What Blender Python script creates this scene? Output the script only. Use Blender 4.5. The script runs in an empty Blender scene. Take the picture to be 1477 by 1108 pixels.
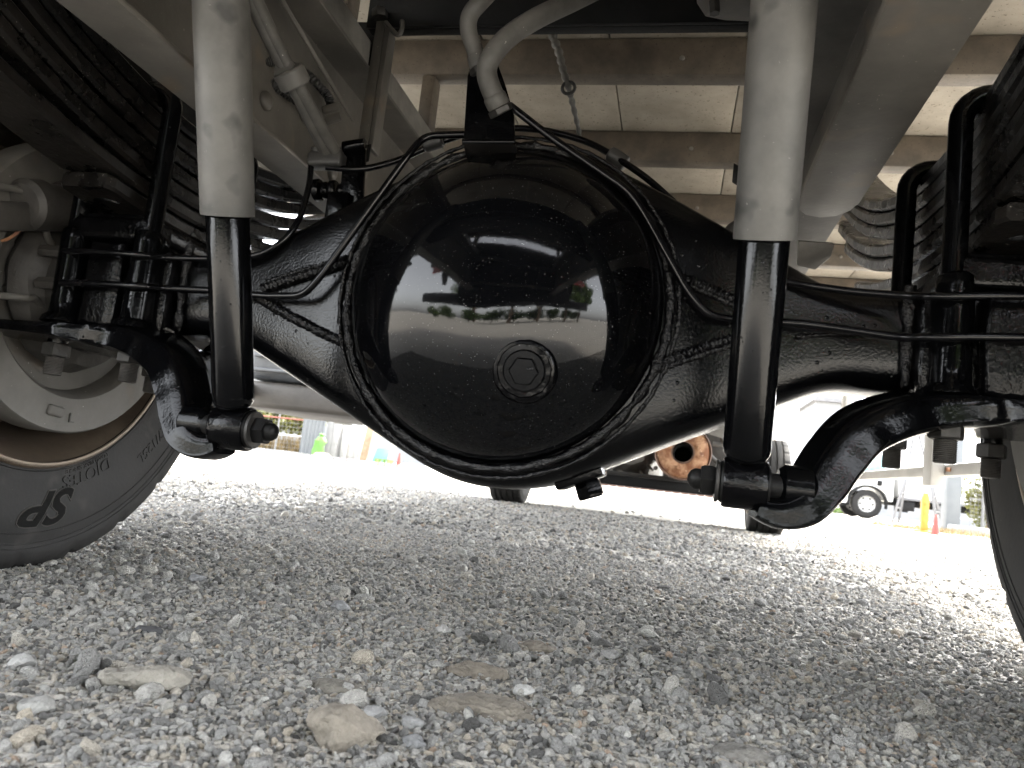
import bpy, bmesh, math, random
import numpy as np
from mathutils import Vector, Matrix
random.seed(7); rng = np.random.default_rng(11)
PI = math.pi; R = math.radians
S = bpy.context.scene
COL = S.collection

# ------------------------------------------------------------------ camera
W_, H_, F_ = 1477.0, 1108.0, 1111.18
ROLL, PITCH, YAW = .11238, .11038, .21539
CAM = np.array([.2156, -.97865, .21166])
fwd = np.array([-math.sin(YAW)*math.cos(PITCH), math.cos(YAW)*math.cos(PITCH), math.sin(PITCH)])
rt0 = np.array([math.cos(YAW), math.sin(YAW), 0.]); up0 = np.cross(rt0, fwd)
crt = math.cos(ROLL)*rt0 + math.sin(ROLL)*up0
cup = -math.sin(ROLL)*rt0 + math.cos(ROLL)*up0
cd = bpy.data.cameras.new('camera'); cam = bpy.data.objects.new('camera', cd); COL.objects.link(cam)
cam.matrix_world = Matrix(((crt[0], cup[0], -fwd[0], CAM[0]), (crt[1], cup[1], -fwd[1], CAM[1]),
                           (crt[2], cup[2], -fwd[2], CAM[2]), (0, 0, 0, 1)))
cd.sensor_width = 36; cd.lens = 36*F_/W_; cd.clip_start = .02; cd.clip_end = 3000
cd.dof.use_dof = True; cd.dof.focus_distance = .95; cd.dof.aperture_fstop = 12.0
S.camera = cam

# ------------------------------------------------------------------ sky, sun, exposure
SUN_DIR = Vector((.3, .36, 1.0)).normalized()
elev = math.asin(SUN_DIR.z); azim = math.atan2(SUN_DIR.x, SUN_DIR.y)
wd = bpy.data.worlds.new('World'); S.world = wd; wd.use_nodes = True
wn = wd.node_tree.nodes; wl = wd.node_tree.links
sky = wn.new('ShaderNodeTexSky'); sky.sky_type = 'NISHITA'; sky.sun_disc = False
sky.sun_elevation = elev; sky.sun_rotation = azim; sky.air_density = 1.0; sky.dust_density = 2.5
hsv = wn.new('ShaderNodeHueSaturation'); hsv.inputs['Saturation'].default_value = .18      # hazy, whitish sky
wl.new(sky.outputs[0], hsv.inputs['Color']); wl.new(hsv.outputs[0], wn['Background'].inputs[0]); wn['Background'].inputs[1].default_value = .15
sd = bpy.data.lights.new('sun', 'SUN'); sd.energy = 1.5; sd.angle = R(10); sd.color = (1, .93, .82)
so = bpy.data.objects.new('sun', sd); COL.objects.link(so)
so.rotation_euler = SUN_DIR.to_track_quat('Z', 'Y').to_euler()
S.view_settings.view_transform = 'Standard'; S.view_settings.look = 'None'
S.view_settings.gamma = 1; S.view_settings.exposure = 4.2
S.render.engine = 'CYCLES'
S.cycles.max_bounces = 10; S.cycles.diffuse_bounces = 7; S.cycles.glossy_bounces = 5
S.cycles.sample_clamp_indirect = 6.0; S.cycles.caustics_reflective = False; S.cycles.caustics_refractive = False
S.cycles.use_denoising = True

# ------------------------------------------------------------------ helpers
def pix_ray(px, py):
    return fwd + crt*(px-W_/2)/F_ - cup*(py-H_/2)/F_
def at(px, py, Y):            # the point of the place that lies on the plane y = Y
    d = pix_ray(px, py); p = CAM + d*(Y-CAM[1])/d[1]; return Vector(p)
def atx(px, py, X):
    d = pix_ray(px, py); p = CAM + d*(X-CAM[0])/d[0]; return Vector(p)
def atz(px, py, Z):
    d = pix_ray(px, py); p = CAM + d*(Z-CAM[2])/d[2]; return Vector(p)

def link(name, me, mat=None, parent=None, smooth=True, angle=None):
    o = bpy.data.objects.new(name, me); COL.objects.link(o)
    if parent is not None: o.parent = parent
    if mat is not None and len(me.materials) == 0: me.materials.append(mat)
    if smooth and len(me.polygons):
        me.polygons.foreach_set('use_smooth', [True]*len(me.polygons))
        try: me.set_sharp_from_angle(angle=R(angle or 38))
        except Exception: pass
    return o
def mesh(V, Fc):
    me = bpy.data.meshes.new('m'); me.from_pydata([tuple(v) for v in V], [], Fc); me.update()
    return me
class MB:                    # collects pieces of ONE part
    def __init__(s): s.V = []; s.F = []
    def add(s, V, Fc):
        b = len(s.V); s.V += [tuple(v) for v in V]; s.F += [tuple(i+b for i in f) for f in Fc]; return s
    def build(s, name, mat, parent=None, smooth=True, angle=None, bevel=0, seg=2):
        me = mesh(s.V, s.F)
        if bevel:
            bm = bmesh.new(); bm.from_mesh(me); bmesh.ops.remove_doubles(bm, verts=bm.verts, dist=1e-6)
            es = [e for e in bm.edges if len(e.link_faces) == 2 and e.calc_face_angle(0) > R(30)]
            bmesh.ops.bevel(bm, geom=es, offset=bevel, segments=seg, profile=.5, affect='EDGES', clamp_overlap=True)
            bmesh.ops.recalc_face_normals(bm, faces=bm.faces); bm.to_mesh(me); bm.free()
        else:
            bm = bmesh.new(); bm.from_mesh(me); bmesh.ops.recalc_face_normals(bm, faces=bm.faces); bm.to_mesh(me); bm.free()
        return link(name, me, mat, parent, smooth, angle)
BF = [(0,1,3,2),(4,6,7,5),(0,4,5,1),(2,3,7,6),(0,2,6,4),(1,5,7,3)]
def box(x0, x1, y0, y1, z0, z1):
    return [(x,y,z) for x in (x0,x1) for y in (y0,y1) for z in (z0,z1)], BF
def obox(c, ax, ay, az):     # box from a centre and three half axes
    c, ax, ay, az = map(Vector, (c, ax, ay, az))
    return [c+ax*i+ay*j+az*k for i in (-1,1) for j in (-1,1) for k in (-1,1)], BF
def basis(d):
    d = Vector(d).normalized(); u = d.cross(Vector((0,0,1)))
    if u.length < .05: u = d.cross(Vector((0,1,0)))
    u.normalize(); return d, u, u.cross(d).normalized()
def lathe(prof, org, axis, seg=48, capa=True, capb=True, fn=None):   # prof: (radius, distance along axis)
    d, u, v = basis(axis); org = Vector(org); V = []; Fc = []
    n = len(prof)
    for j, (r, a) in enumerate(prof):
        for k in range(seg):
            t = 2*PI*k/seg; rr = r if fn is None else fn(j, k, t, r)
            V.append(org + d*a + u*(rr*math.cos(t)) + v*(rr*math.sin(t)))
    for j in range(n-1):
        for k in range(seg):
            k2 = (k+1) % seg; Fc.append((j*seg+k, j*seg+k2, (j+1)*seg+k2, (j+1)*seg+k))
    if capa: Fc.append(tuple(range(seg-1, -1, -1)))
    if capb: Fc.append(tuple((n-1)*seg+k for k in range(seg)))
    return V, Fc
def cyl(a, b, r, seg=20, ch=0):
    a, b = Vector(a), Vector(b); L = (b-a).length
    pr = [(r, 0), (r, L)] if not ch else [(r-ch, 0), (r, ch), (r, L-ch), (r-ch, L)]
    return lathe(pr, a, b-a, seg)
def hexa(a, b, r, ch=.15):
    a, b = Vector(a), Vector(b); L = (b-a).length
    return lathe([(r*.9, 0), (r, L*ch), (r, L*(1-ch)), (r*.9, L)], a, b-a, 6)
def catmull(P, per=8, closed=False):
    P = [Vector(p) for p in P]; n = len(P); out = []
    rngi = range(n if closed else n-1)
    for i in rngi:
        if closed: p0, p1, p2, p3 = P[(i-1) % n], P[i], P[(i+1) % n], P[(i+2) % n]
        else: p0, p1, p2, p3 = P[max(i-1,0)], P[i], P[i+1], P[min(i+2,n-1)]
        for k in range(per):
            t = k/per
            out.append(.5*((2*p1)+(p2-p0)*t+(2*p0-5*p1+4*p2-p3)*t*t+(3*p1-p0-3*p2+p3)*t**3))
    if not closed: out.append(P[-1])
    return out
def bent(P, rad=.02, per=5):           # straight runs with rounded corners, as bent pipe has
    P = [Vector(p) for p in P]; out = [P[0]]
    for i in range(1, len(P)-1):
        a, b, c = P[i-1], P[i], P[i+1]; r = min(rad, (a-b).length*.45, (c-b).length*.45)
        s = b+(a-b).normalized()*r; e = b+(c-b).normalized()*r
        for k in range(per+1):
            t = k/per; out.append(s*(1-t)**2+b*2*t*(1-t)+e*t*t)
    out.append(P[-1]); return out
def tube(path, r, seg=10, closed=False, cap=True):
    P = [Vector(p) for p in path]; n = len(P)
    rr = r if callable(r) else (lambda i, t: r)
    V = []; Fc = []; pu = None
    for i in range(n):
        if closed: t = P[(i+1) % n]-P[i-1]
        else: t = P[min(i+1,n-1)]-P[max(i-1,0)]
        t.normalize()
        if pu is None: _, pu, _ = basis(t)
        pu = (pu-t*pu.dot(t)).normalized(); pv = t.cross(pu)
        q = rr(i, i/(n-1))
        for k in range(seg):
            a = 2*PI*k/seg; V.append(P[i]+pu*(q*math.cos(a))+pv*(q*math.sin(a)))
    for i in range(n if closed else n-1):
        i2 = (i+1) % n
        for k in range(seg):
            k2 = (k+1) % seg; Fc.append((i*seg+k, i*seg+k2, i2*seg+k2, i2*seg+k))
    if cap and not closed:
        Fc.append(tuple(range(seg-1,-1,-1))); Fc.append(tuple((n-1)*seg+k for k in range(seg)))
    return V, Fc
def prism(poly, d0, d1, axis='Y'):      # polygon (a,b) pairs extruded along an axis
    n = len(poly)
    def q(a, b, d): return {'Y': (a,d,b), 'X': (d,a,b), 'Z': (a,b,d)}[axis]
    V = [q(a,b,d0) for a,b in poly]+[q(a,b,d1) for a,b in poly]
    Fc = [tuple(range(n)), tuple(range(2*n-1, n-1, -1))]+[(i,i+n,(i+1) % n+n,(i+1) % n) for i in range(n)]
    return V, Fc
def wob(me_or_V, amp, sc, seed=0):
    from mathutils import noise
    return [Vector(v)+noise.noise_vector(Vector(v)*sc+Vector((seed,seed*2.3,0)))*amp for v in me_or_V]
def empty(name, loc=(0,0,0), label=None, cat=None, group=None, rz=0):
    o = bpy.data.objects.new(name, None); COL.objects.link(o); o.location = loc; o.rotation_euler.z = rz
    o.empty_display_size = .1
    if label: o['label'] = label
    if cat: o['category'] = cat
    if group: o['group'] = group
    return o
def tag(o, label=None, cat=None, group=None, kind=None):
    if label: o['label'] = label
    if cat: o['category'] = cat
    if group: o['group'] = group
    if kind: o['kind'] = kind
    return o
def copy_tree(o, parent=None):
    c = o.copy(); COL.objects.link(c); c.parent = parent
    for ch in o.children: copy_tree(ch, c)
    return c

# ------------------------------------------------------------------ materials
def pm(name, col, rough=.5, metal=0., col2=None, vs=8., vlo=.35, vhi=.65, bump=0., bs=60., rvar=0., coat=0.,
       specks=None, spec_s=400., spec_t=.72, drops=0., drop_s=220., detail=6., spec=None, coord='Object', grime=None):
    m = bpy.data.materials.new(name); m.use_nodes = True
    N = m.node_tree.nodes; L = m.node_tree.links; b = N['Principled BSDF']
    tc = N.new('ShaderNodeTexCoord'); co = tc.outputs[coord]
    b.inputs['Metallic'].default_value = metal; b.inputs['Roughness'].default_value = rough
    if spec is not None: b.inputs['Specular IOR Level'].default_value = spec
    if coat: b.inputs['Coat Weight'].default_value = coat; b.inputs['Coat Roughness'].default_value = .08
    c4 = lambda c: (c[0], c[1], c[2], 1)
    src = None
    n1 = N.new('ShaderNodeTexNoise'); n1.inputs['Scale'].default_value = vs; n1.inputs['Detail'].default_value = detail
    n1.inputs['Roughness'].default_value = .65; L.new(co, n1.inputs['Vector'])
    b.inputs['Base Color'].default_value = c4(col)
    if col2 is not None:
        rp = N.new('ShaderNodeValToRGB'); rp.color_ramp.elements[0].position = vlo; rp.color_ramp.elements[1].position = vhi
        rp.color_ramp.elements[0].color = c4(col); rp.color_ramp.elements[1].color = c4(col2)
        L.new(n1.outputs[0], rp.inputs[0]); src = rp.outputs[0]
    def over(src, color, scale, thr, soft=.04, kind='noise'):
        if kind == 'noise':
            t = N.new('ShaderNodeTexNoise'); t.inputs['Scale'].default_value = scale; t.inputs['Detail'].default_value = 2.
            L.new(co, t.inputs['Vector'])
        mr = N.new('ShaderNodeMapRange'); mr.inputs[1].default_value = thr; mr.inputs[2].default_value = thr+soft
        L.new(t.outputs[0], mr.inputs[0])
        mx = N.new('ShaderNodeMix'); mx.data_type = 'RGBA'; L.new(mr.outputs[0], mx.inputs[0])
        if src is None: mx.inputs[6].default_value = c4(col)
        else: L.new(src, mx.inputs[6])
        mx.inputs[7].default_value = c4(color)
        return mx.outputs[2]
    if grime is not None: src = over(src, grime[0], grime[1], grime[2], grime[3])
    if specks is not None: src = over(src, specks, spec_s, spec_t)
    if src is not None: L.new(src, b.inputs['Base Color'])
    if rvar:
        mr = N.new('ShaderNodeMapRange'); mr.inputs[1].default_value = .3; mr.inputs[2].default_value = .7
        mr.inputs[3].default_value = max(.02, rough-rvar); mr.inputs[4].default_value = min(1, rough+rvar)
        L.new(n1.outputs[0], mr.inputs[0]); L.new(mr.outputs[0], b.inputs['Roughness'])
    last = None
    if bump:
        n2 = N.new('ShaderNodeTexNoise'); n2.inputs['Scale'].default_value = bs; n2.inputs['Detail'].default_value = 4.
        L.new(co, n2.inputs['Vector'])
        bp = N.new('ShaderNodeBump'); bp.inputs['Strength'].default_value = 1.; bp.inputs['Distance'].default_value = bump
        L.new(n2.outputs[0], bp.inputs['Height']); last = bp.outputs[0]
    if drops:
        vo = N.new('ShaderNodeTexVoronoi'); vo.inputs['Scale'].default_value = drop_s; L.new(co, vo.inputs['Vector'])
        mr = N.new('ShaderNodeMapRange'); mr.inputs[1].default_value = .34; mr.inputs[2].default_value = .12
        L.new(vo.outputs['Distance'], mr.inputs[0])
        # only some cells carry a droplet
        cm = N.new('ShaderNodeMath'); cm.operation = 'GREATER_THAN'; cm.inputs[1].default_value = .86
        L.new(vo.outputs['Color'], cm.inputs[0])
        mu = N.new('ShaderNodeMath'); mu.operation = 'MULTIPLY'; L.new(mr.outputs[0], mu.inputs[0]); L.new(cm.outputs[0], mu.inputs[1])
        b2 = N.new('ShaderNodeBump'); b2.inputs['Strength'].default_value = 1.; b2.inputs['Distance'].default_value = drops
        L.new(mu.outputs[0], b2.inputs['Height'])
        if last is not None: L.new(last, b2.inputs['Normal'])
        last = b2.outputs[0]
    if last is not None: L.new(last, b.inputs['Normal'])
    return m

M = {}
M['cover'] = pm('gloss black cover paint', (.0016,.0017,.0021), .06, bump=.00012, bs=34., specks=(.16,.16,.155), spec_s=560., spec_t=.71, rvar=.03, vs=14., spec=.3)
M['black'] = pm('thick black chassis paint', (.0012,.0013,.0016), .12, spec=.18, bump=.00022, bs=260., rvar=.06, vs=20., specks=(.1,.1,.1), spec_s=620., spec_t=.76, drops=.0006, drop_s=210.)
M['blackrough'] = pm('black paint on rough casting', (.0014,.0014,.0017), .18, spec=.17, bump=.0008, bs=190., rvar=.14, vs=22., drops=.0008, drop_s=200.)
M['shock'] = pm('smooth black shock paint', (.0014,.0015,.0018), .11, spec=.22, bump=.00010, bs=420., rvar=.05, vs=30., specks=(.05,.05,.05), spec_s=620., spec_t=.76, drops=.00035, drop_s=300.)
M['axle'] = pm('grainy black axle paint', (.0012,.0013,.0016), .18, spec=.27, bump=.0004, bs=330., rvar=.08, vs=16., drops=.0009, drop_s=150.)
M['blackweld'] = pm('black paint on weld', (.002,.002,.0025), .16, spec=.34, bump=.003, bs=260., rvar=.1, vs=40.)
M['blackpipe'] = pm('satin black pipe', (.0024,.0024,.003), .22, spec=.28, bump=.0002, bs=120., rvar=.06)
M['blackmatt'] = pm('matt black steel', (.0025,.0025,.0028), .5, spec=.2, col2=(.0075,.0073,.0068), vs=14., bump=.0006, bs=120.)
M['dust'] = pm('dusty grey shock cover', (.036,.0355,.034), .58, col2=(.108,.104,.096), vs=5., vlo=.36, vhi=.66, bump=.0003, bs=90., grime=((.022,.022,.021), 26., .62, .12), specks=(.13,.125,.12), spec_s=260., spec_t=.72)
M['frame'] = pm('dusty grey frame paint', (.054,.05,.044), .55, col2=(.118,.109,.096), vs=4.5, vlo=.36, vhi=.64, bump=.0003, bs=140., grime=((.125,.1,.075), 14., .63, .12), specks=(.24,.22,.19), spec_s=240., spec_t=.73)
M['bearer'] = pm('brown grey floor bearer', (.055,.045,.035), .65, col2=(.115,.093,.07), vs=12., bump=.0005, bs=130., specks=(.05,.04,.032), spec_s=180., spec_t=.64)
M['board'] = pm('speckled beige floor board', (.24,.215,.178), .7, col2=(.34,.305,.255), vs=10., bump=.0004, bs=160., specks=(.14,.11,.085), spec_s=150., spec_t=.655)
M['galv'] = pm('galvanised steel', (.13,.123,.112), .5, .3, col2=(.21,.2,.182), vs=20., bump=.0002, bs=150., grime=((.12,.07,.04), 9., .68, .08))
M['leaf'] = pm('dusty leaf spring steel', (.0028,.0026,.0024), .3, spec=.3, col2=(.011,.0095,.0083), vs=16., bump=.0008, bs=110., rvar=.12, specks=(.16,.15,.14), spec_s=330., spec_t=.7)
M['leafred'] = pm('rust brown leaf spring steel', (.06,.042,.032), .55, col2=(.12,.095,.075), vs=16., bump=.0008, bs=110.)
M['rubber'] = pm('tyre rubber', (.0055,.0051,.0046), .7, spec=.3, col2=(.0098,.009,.0081), vs=11., bump=.0003, bs=160., grime=((.026,.024,.021), 20., .63, .16), specks=(.05,.046,.041), spec_s=300., spec_t=.73)
M['rubberprint'] = pm('raised tyre lettering rubber', (.0034,.0033,.0031), .9, spec=.15)
M['rubberedge'] = pm('worn raised tyre outline', (.035,.033,.03), .8, spec=.2)
M['tread'] = M['rubber']
M['rim'] = pm('brown stained steel rim', (.055,.04,.03), .42, .3, col2=(.12,.095,.07), vs=9., bump=.0003, bs=60., rvar=.12)
M['rimlip'] = pm('bare rim lip', (.3,.25,.2), .35, .5)
M['drum'] = pm('dusty brake backing plate', (.06,.056,.05), .66, col2=(.095,.09,.081), vs=9., bump=.0004, bs=120., grime=((.1,.08,.062), 12., .64, .14), specks=(.4,.39,.37), spec_s=190., spec_t=.74)
M['cast'] = pm('dirty brake casting', (.015,.0135,.012), .62, col2=(.036,.033,.029), vs=18., bump=.0012, bs=90.)
M['hose'] = pm('dusty grey rubber hose', (.06,.0575,.053), .62, col2=(.1,.096,.088), vs=24., bump=.0002, bs=160., specks=(.42,.4,.36), spec_s=240., spec_t=.73)
M['bolt'] = pm('dark grey bolt steel', (.02,.019,.018), .5, .3, col2=(.045,.042,.039), vs=30., bump=.0005, bs=200.)
M['threads'] = pm('dull bolt thread', (.05,.047,.044), .55, .2, col2=(.085,.08,.075), vs=40.)
M['rust'] = pm('orange rusted muffler', (.17,.065,.025), .75, col2=(.4,.23,.13), vs=20., vlo=.42, vhi=.6, bump=.001, bs=70., grime=((.16,.07,.04), 22., .6, .12), specks=(.55,.4,.28), spec_s=80., spec_t=.7)
M['rustdark'] = pm('dark rusted steel', (.10,.055,.035), .75, col2=(.18,.11,.08), vs=14., bump=.001, bs=70.)
M['soot'] = pm('sooty pipe bore', (.002,.002,.002), .9)
M['alu'] = pm('grimy cast aluminium', (.42,.41,.385), .5, .1, col2=(.2,.185,.165), vs=9., bump=.003, bs=40., rvar=.15)
M['plast'] = pm('black plastic conduit', (.014,.014,.015), .5, col2=(.035,.034,.032), vs=20.)
M['tank'] = pm('dusty blue grey tank', (.03,.033,.038), .45, col2=(.06,.064,.07), vs=7., bump=.0008, bs=60., grime=((.08,.078,.072), 10., .6, .2))
M['tankbrown'] = pm('brown grey tank skirt', (.05,.043,.036), .6, col2=(.09,.08,.068), vs=6., bump=.0008, bs=60.)
M['white'] = pm('white vehicle paint', (.78,.79,.79), .3, col2=(.72,.72,.71), vs=3., coat=.3)
M['ladder'] = pm('dull aluminium ladder', (.12,.12,.125), .45, .3)
M['offwhite'] = pm('weathered off white panel', (.15,.15,.145), .6, col2=(.2,.2,.195), vs=5.)
M['whitepanel'] = pm('white box panel', (.74,.74,.73), .45, col2=(.69,.69,.68), vs=4.)
M['glass'] = pm('vehicle window glass', (.035,.05,.05), .05, spec=.8)
M['glasst'] = pm('teal vehicle window', (.10,.2,.2), .06, spec=.8)
M['lamp'] = pm('red lamp lens', (.45,.02,.015), .2)
M['orange'] = pm('orange lamp lens', (.6,.2,.03), .25)
M['silver'] = pm('silver painted rail', (.42,.415,.4), .45, .2, col2=(.35,.345,.33), vs=8., bump=.0003, bs=80.)
M['yellow'] = pm('yellow plastic post', (0.2312,0.1292,0.00544), .5, col2=(0.1836,0.102,0.00544), vs=9.)
M['cone'] = pm('red orange cone plastic', (0.1768,0.01224,0.0068), .5, col2=(0.204,0.01768,0.00816), vs=9.)
M['concrete'] = pm('grey concrete', (.12,.12,.115), .85, col2=(.17,.17,.163), vs=5., bump=.003, bs=40.)
M['wood'] = pm('weathered plank', (.11,.075,.042), .75, col2=(.16,.115,.07), vs=12., bump=.001, bs=50.)
M['teal'] = pm('dark teal panel', (.02,.085,.085), .5, col2=(.03,.11,.1), vs=8.)
M['lime'] = pm('lime green plastic', (0.068,0.136,0.00816), .5, col2=(0.0544,0.1156,0.00816), vs=8.)
M['pink'] = pm('pink lilac plastic', (.16,.06,.12), .5, col2=(.19,.08,.15), vs=8.)
M['green'] = pm('bright green woven sack', (0.034,0.1156,0.00816), .6, col2=(0.0476,0.136,0.0136), vs=30., bump=.002, bs=120.)
M['cream'] = pm('cream board', (.2,.18,.13), .7, col2=(.17,.15,.11), vs=6.)
M['brownwall'] = pm('brown clad wall', (.075,.042,.032), .75, col2=(.1,.058,.044), vs=6.)
M['wallgrey'] = pm('pale grey rendered wall', (.15,.155,.16), .8, col2=(.18,.185,.19), vs=3., bump=.001, bs=50.)
M['bluegrey'] = pm('blue grey metal sheet', (0.0578,0.0646,0.0714), .5, col2=(0.0714,0.0782,0.08296), vs=4.)
M['roof'] = pm('dark slate roof', (.07,.07,.075), .6, col2=(.11,.11,.115), vs=6.)
M['fencewire'] = pm('galvanised fence', (.1,.1,.1), .5, .3)
M['fencered'] = pm('red oxide rail', (.16,.04,.028), .6, col2=(.13,.034,.025), vs=9.)
M['black_tarp'] = pm('black cloth', (.012,.012,.013), .7)
def foliage_mat(name, a, b, tr=.35):
    m = bpy.data.materials.new(name); m.use_nodes = True; N = m.node_tree.nodes; L = m.node_tree.links; p = N['Principled BSDF']
    tc = N.new('ShaderNodeTexCoord'); n = N.new('ShaderNodeTexNoise'); n.inputs['Scale'].default_value = 5.; n.inputs['Detail'].default_value = 5
    L.new(tc.outputs['Object'], n.inputs['Vector'])
    rp = N.new('ShaderNodeValToRGB'); rp.color_ramp.elements[0].position = .35; rp.color_ramp.elements[1].position = .65
    rp.color_ramp.elements[0].color = (*a, 1); rp.color_ramp.elements[1].color = (*b, 1)
    L.new(n.outputs[0], rp.inputs[0]); L.new(rp.outputs[0], p.inputs['Base Color']); p.inputs['Roughness'].default_value = .6
    t = N.new('ShaderNodeBsdfTranslucent'); L.new(rp.outputs[0], t.inputs[0]); mx = N.new('ShaderNodeMixShader'); mx.inputs[0].default_value = tr
    L.new(p.outputs[0], mx.inputs[1]); L.new(t.outputs[0], mx.inputs[2]); L.new(mx.outputs[0], N['Material Output'].inputs[0])
    return m
M['fol'] = foliage_mat('green leaves', (.045,.085,.02), (.1,.15,.035))
M['foly'] = foliage_mat('yellow green leaves', (.05,.058,.008), (.1,.098,.014))
M['dry'] = foliage_mat('dry straw', (.085,.06,.022), (.14,.1,.04), .2)
M['bark'] = pm('brown bark', (.09,.06,.04), .85, col2=(.14,.1,.07), vs=20.)

# ------------------------------------------------------------------ ground and gravel
def gravel_mat():
    m = bpy.data.materials.new('grey gravel yard'); m.use_nodes = True; N = m.node_tree.nodes; L = m.node_tree.links; p = N['Principled BSDF']
    p.inputs['Roughness'].default_value = .9; p.inputs['Specular IOR Level'].default_value = .25
    tc = N.new('ShaderNodeTexCoord'); co = tc.outputs['Object']
    def ramp(src, els):
        r = N.new('ShaderNodeValToRGB'); e = r.color_ramp.elements
        while len(e) < len(els): e.new(.5)
        for q, (pos, c) in zip(e, els): q.position = pos; q.color = (*c, 1)
        L.new(src, r.inputs[0]); return r.outputs[0]
    v1 = N.new('ShaderNodeTexVoronoi'); v1.inputs['Scale'].default_value = 150.; L.new(co, v1.inputs['Vector'])
    v2 = N.new('ShaderNodeTexVoronoi'); v2.inputs['Scale'].default_value = 55.; L.new(co, v2.inputs['Vector'])
    tones = [(0., (0.263,0.256,0.244)), (.3, (0.398,0.389,0.37)), (.55, (0.487,0.473,0.446)), (.8, (0.532,0.51,0.465)), (1., (0.622,0.605,0.571))]
    c1 = ramp(v1.outputs['Color'], tones); c2 = ramp(v2.outputs['Color'], tones)
    n = N.new('ShaderNodeTexNoise'); n.inputs['Scale'].default_value = 3.2; n.inputs['Detail'].default_value = 7; L.new(co, n.inputs['Vector'])
    mx = N.new('ShaderNodeMix'); mx.data_type = 'RGBA'
    mr = N.new('ShaderNodeMapRange'); mr.inputs[1].default_value = .4; mr.inputs[2].default_value = .6; mr.inputs[4].default_value = .6
    L.new(n.outputs[0], mr.inputs[0]); L.new(mr.outputs[0], mx.inputs[0]); L.new(c1, mx.inputs[6]); L.new(c2, mx.inputs[7])
    n3 = N.new('ShaderNodeTexNoise'); n3.inputs['Scale'].default_value = 1.3; n3.inputs['Detail'].default_value = 6; L.new(co, n3.inputs['Vector'])
    m2 = N.new('ShaderNodeMix'); m2.data_type = 'RGBA'; m2.blend_type = 'MULTIPLY'; m2.inputs[0].default_value = 1.
    L.new(mx.outputs[2], m2.inputs[6])
    L.new(ramp(n3.outputs[0], [(.3, (.78,.77,.75)), (.7, (1.,.97,.91))]), m2.inputs[7])
    L.new(m2.outputs[2], p.inputs['Base Color'])
    b1 = N.new('ShaderNodeBump'); b1.inputs['Distance'].default_value = .012; b1.inputs['Strength'].default_value = 1.; b1.invert = True
    L.new(v2.outputs['Distance'], b1.inputs['Height'])
    b2 = N.new('ShaderNodeBump'); b2.inputs['Distance'].default_value = .0045; b2.inputs['Strength'].default_value = 1.; b2.invert = True
    L.new(v1.outputs['Distance'], b2.inputs['Height']); L.new(b1.outputs[0], b2.inputs['Normal']); L.new(b2.outputs[0], p.inputs['Normal'])
    return m
def stone_mat(name, inst=True, tint=None):
    m = bpy.data.materials.new(name); m.use_nodes = True; N = m.node_tree.nodes; L = m.node_tree.links; p = N['Principled BSDF']
    p.inputs['Roughness'].default_value = .85; p.inputs['Specular IOR Level'].default_value = .3
    tc = N.new('ShaderNodeTexCoord')
    n = N.new('ShaderNodeTexNoise'); n.inputs['Scale'].default_value = 2.2 if inst else 60.; n.inputs['Detail'].default_value = 7; n.inputs['Roughness'].default_value = .7
    L.new(tc.outputs['Object'], n.inputs['Vector'])
    if inst:
        a = N.new('ShaderNodeAttribute'); a.attribute_type = 'INSTANCER'; a.attribute_name = 'tone'
        r = N.new('ShaderNodeValToRGB'); e = r.color_ramp.elements
        els = [(0., (.1,.097,.092)), (.2, (0.319,0.314,0.3)), (.42, (0.448,0.439,0.417)), (.62, (0.532,0.51,0.465)), (.76, (0.515,0.454,0.364)), (.86, (0.594,0.571,0.526)), (.97, (0.66,0.655,0.61)), (1., (0.493,0.381,0.291))]
        while len(e) < len(els): e.new(.5)
        for q, (pos, c) in zip(e, els): q.position = pos; q.color = (*c, 1)
        L.new(a.outputs['Fac'], r.inputs[0]); base = r.outputs[0]
    else:
        r = N.new('ShaderNodeRGB'); r.outputs[0].default_value = (*[(c*.62+.38*sum(tint)/3)*.6 for c in tint], 1); base = r.outputs[0]
    mr = N.new('ShaderNodeMapRange'); mr.inputs[1].default_value = .3; mr.inputs[2].default_value = .7; mr.inputs[3].default_value = .68; mr.inputs[4].default_value = 1.22
    L.new(n.outputs[0], mr.inputs[0])
    mu = N.new('ShaderNodeVectorMath'); mu.operation = 'SCALE'; L.new(base, mu.inputs[0]); L.new(mr.outputs[0], mu.inputs['Scale'])
    L.new(mu.outputs[0], p.inputs['Base Color'])
    b = N.new('ShaderNodeBump'); b.inputs['Strength'].default_value = .7; b.inputs['Distance'].default_value = .08 if inst else .004
    n2 = N.new('ShaderNodeTexNoise'); n2.inputs['Scale'].default_value = 7. if inst else 220.; n2.inputs['Detail'].default_value = 5; L.new(tc.outputs['Object'], n2.inputs['Vector'])
    L.new(n2.outputs[0], b.inputs['Height']); L.new(b.outputs[0], p.inputs['Normal'])
    return m
from mathutils import noise as mnoise
def gz(x, y):                          # gentle unevenness of the yard near the truck
    r = math.hypot(x-.2, y+.3); k = max(0., 1-max(0, r-3)/4)
    return k*(.007*mnoise.noise(Vector((x*2.1, y*2.1, 0)))+.004*mnoise.noise(Vector((x*6.3, y*6.3, 4))))-.001-.014*k*math.exp(-((abs(x)-.8)**2+y*y)/.05)
def axis_pts(lo, hi, step, far):
    a = list(np.arange(lo, hi+1e-6, step)); s = step; b = [a[-1]]
    while b[-1] < far: s *= 1.35; b.append(b[-1]+s)
    s = step; c = [a[0]]
    while c[-1] > -far: s *= 1.35; c.append(c[-1]-s)
    return c[:0:-1]+a+b[1:]
gx = axis_pts(-2.6, 2.6, .05, 900); gy = axis_pts(-1.6, 4.2, .05, 900)
GV = [(x, y, gz(x, y)) for y in gy for x in gx]; nx = len(gx)
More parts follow.
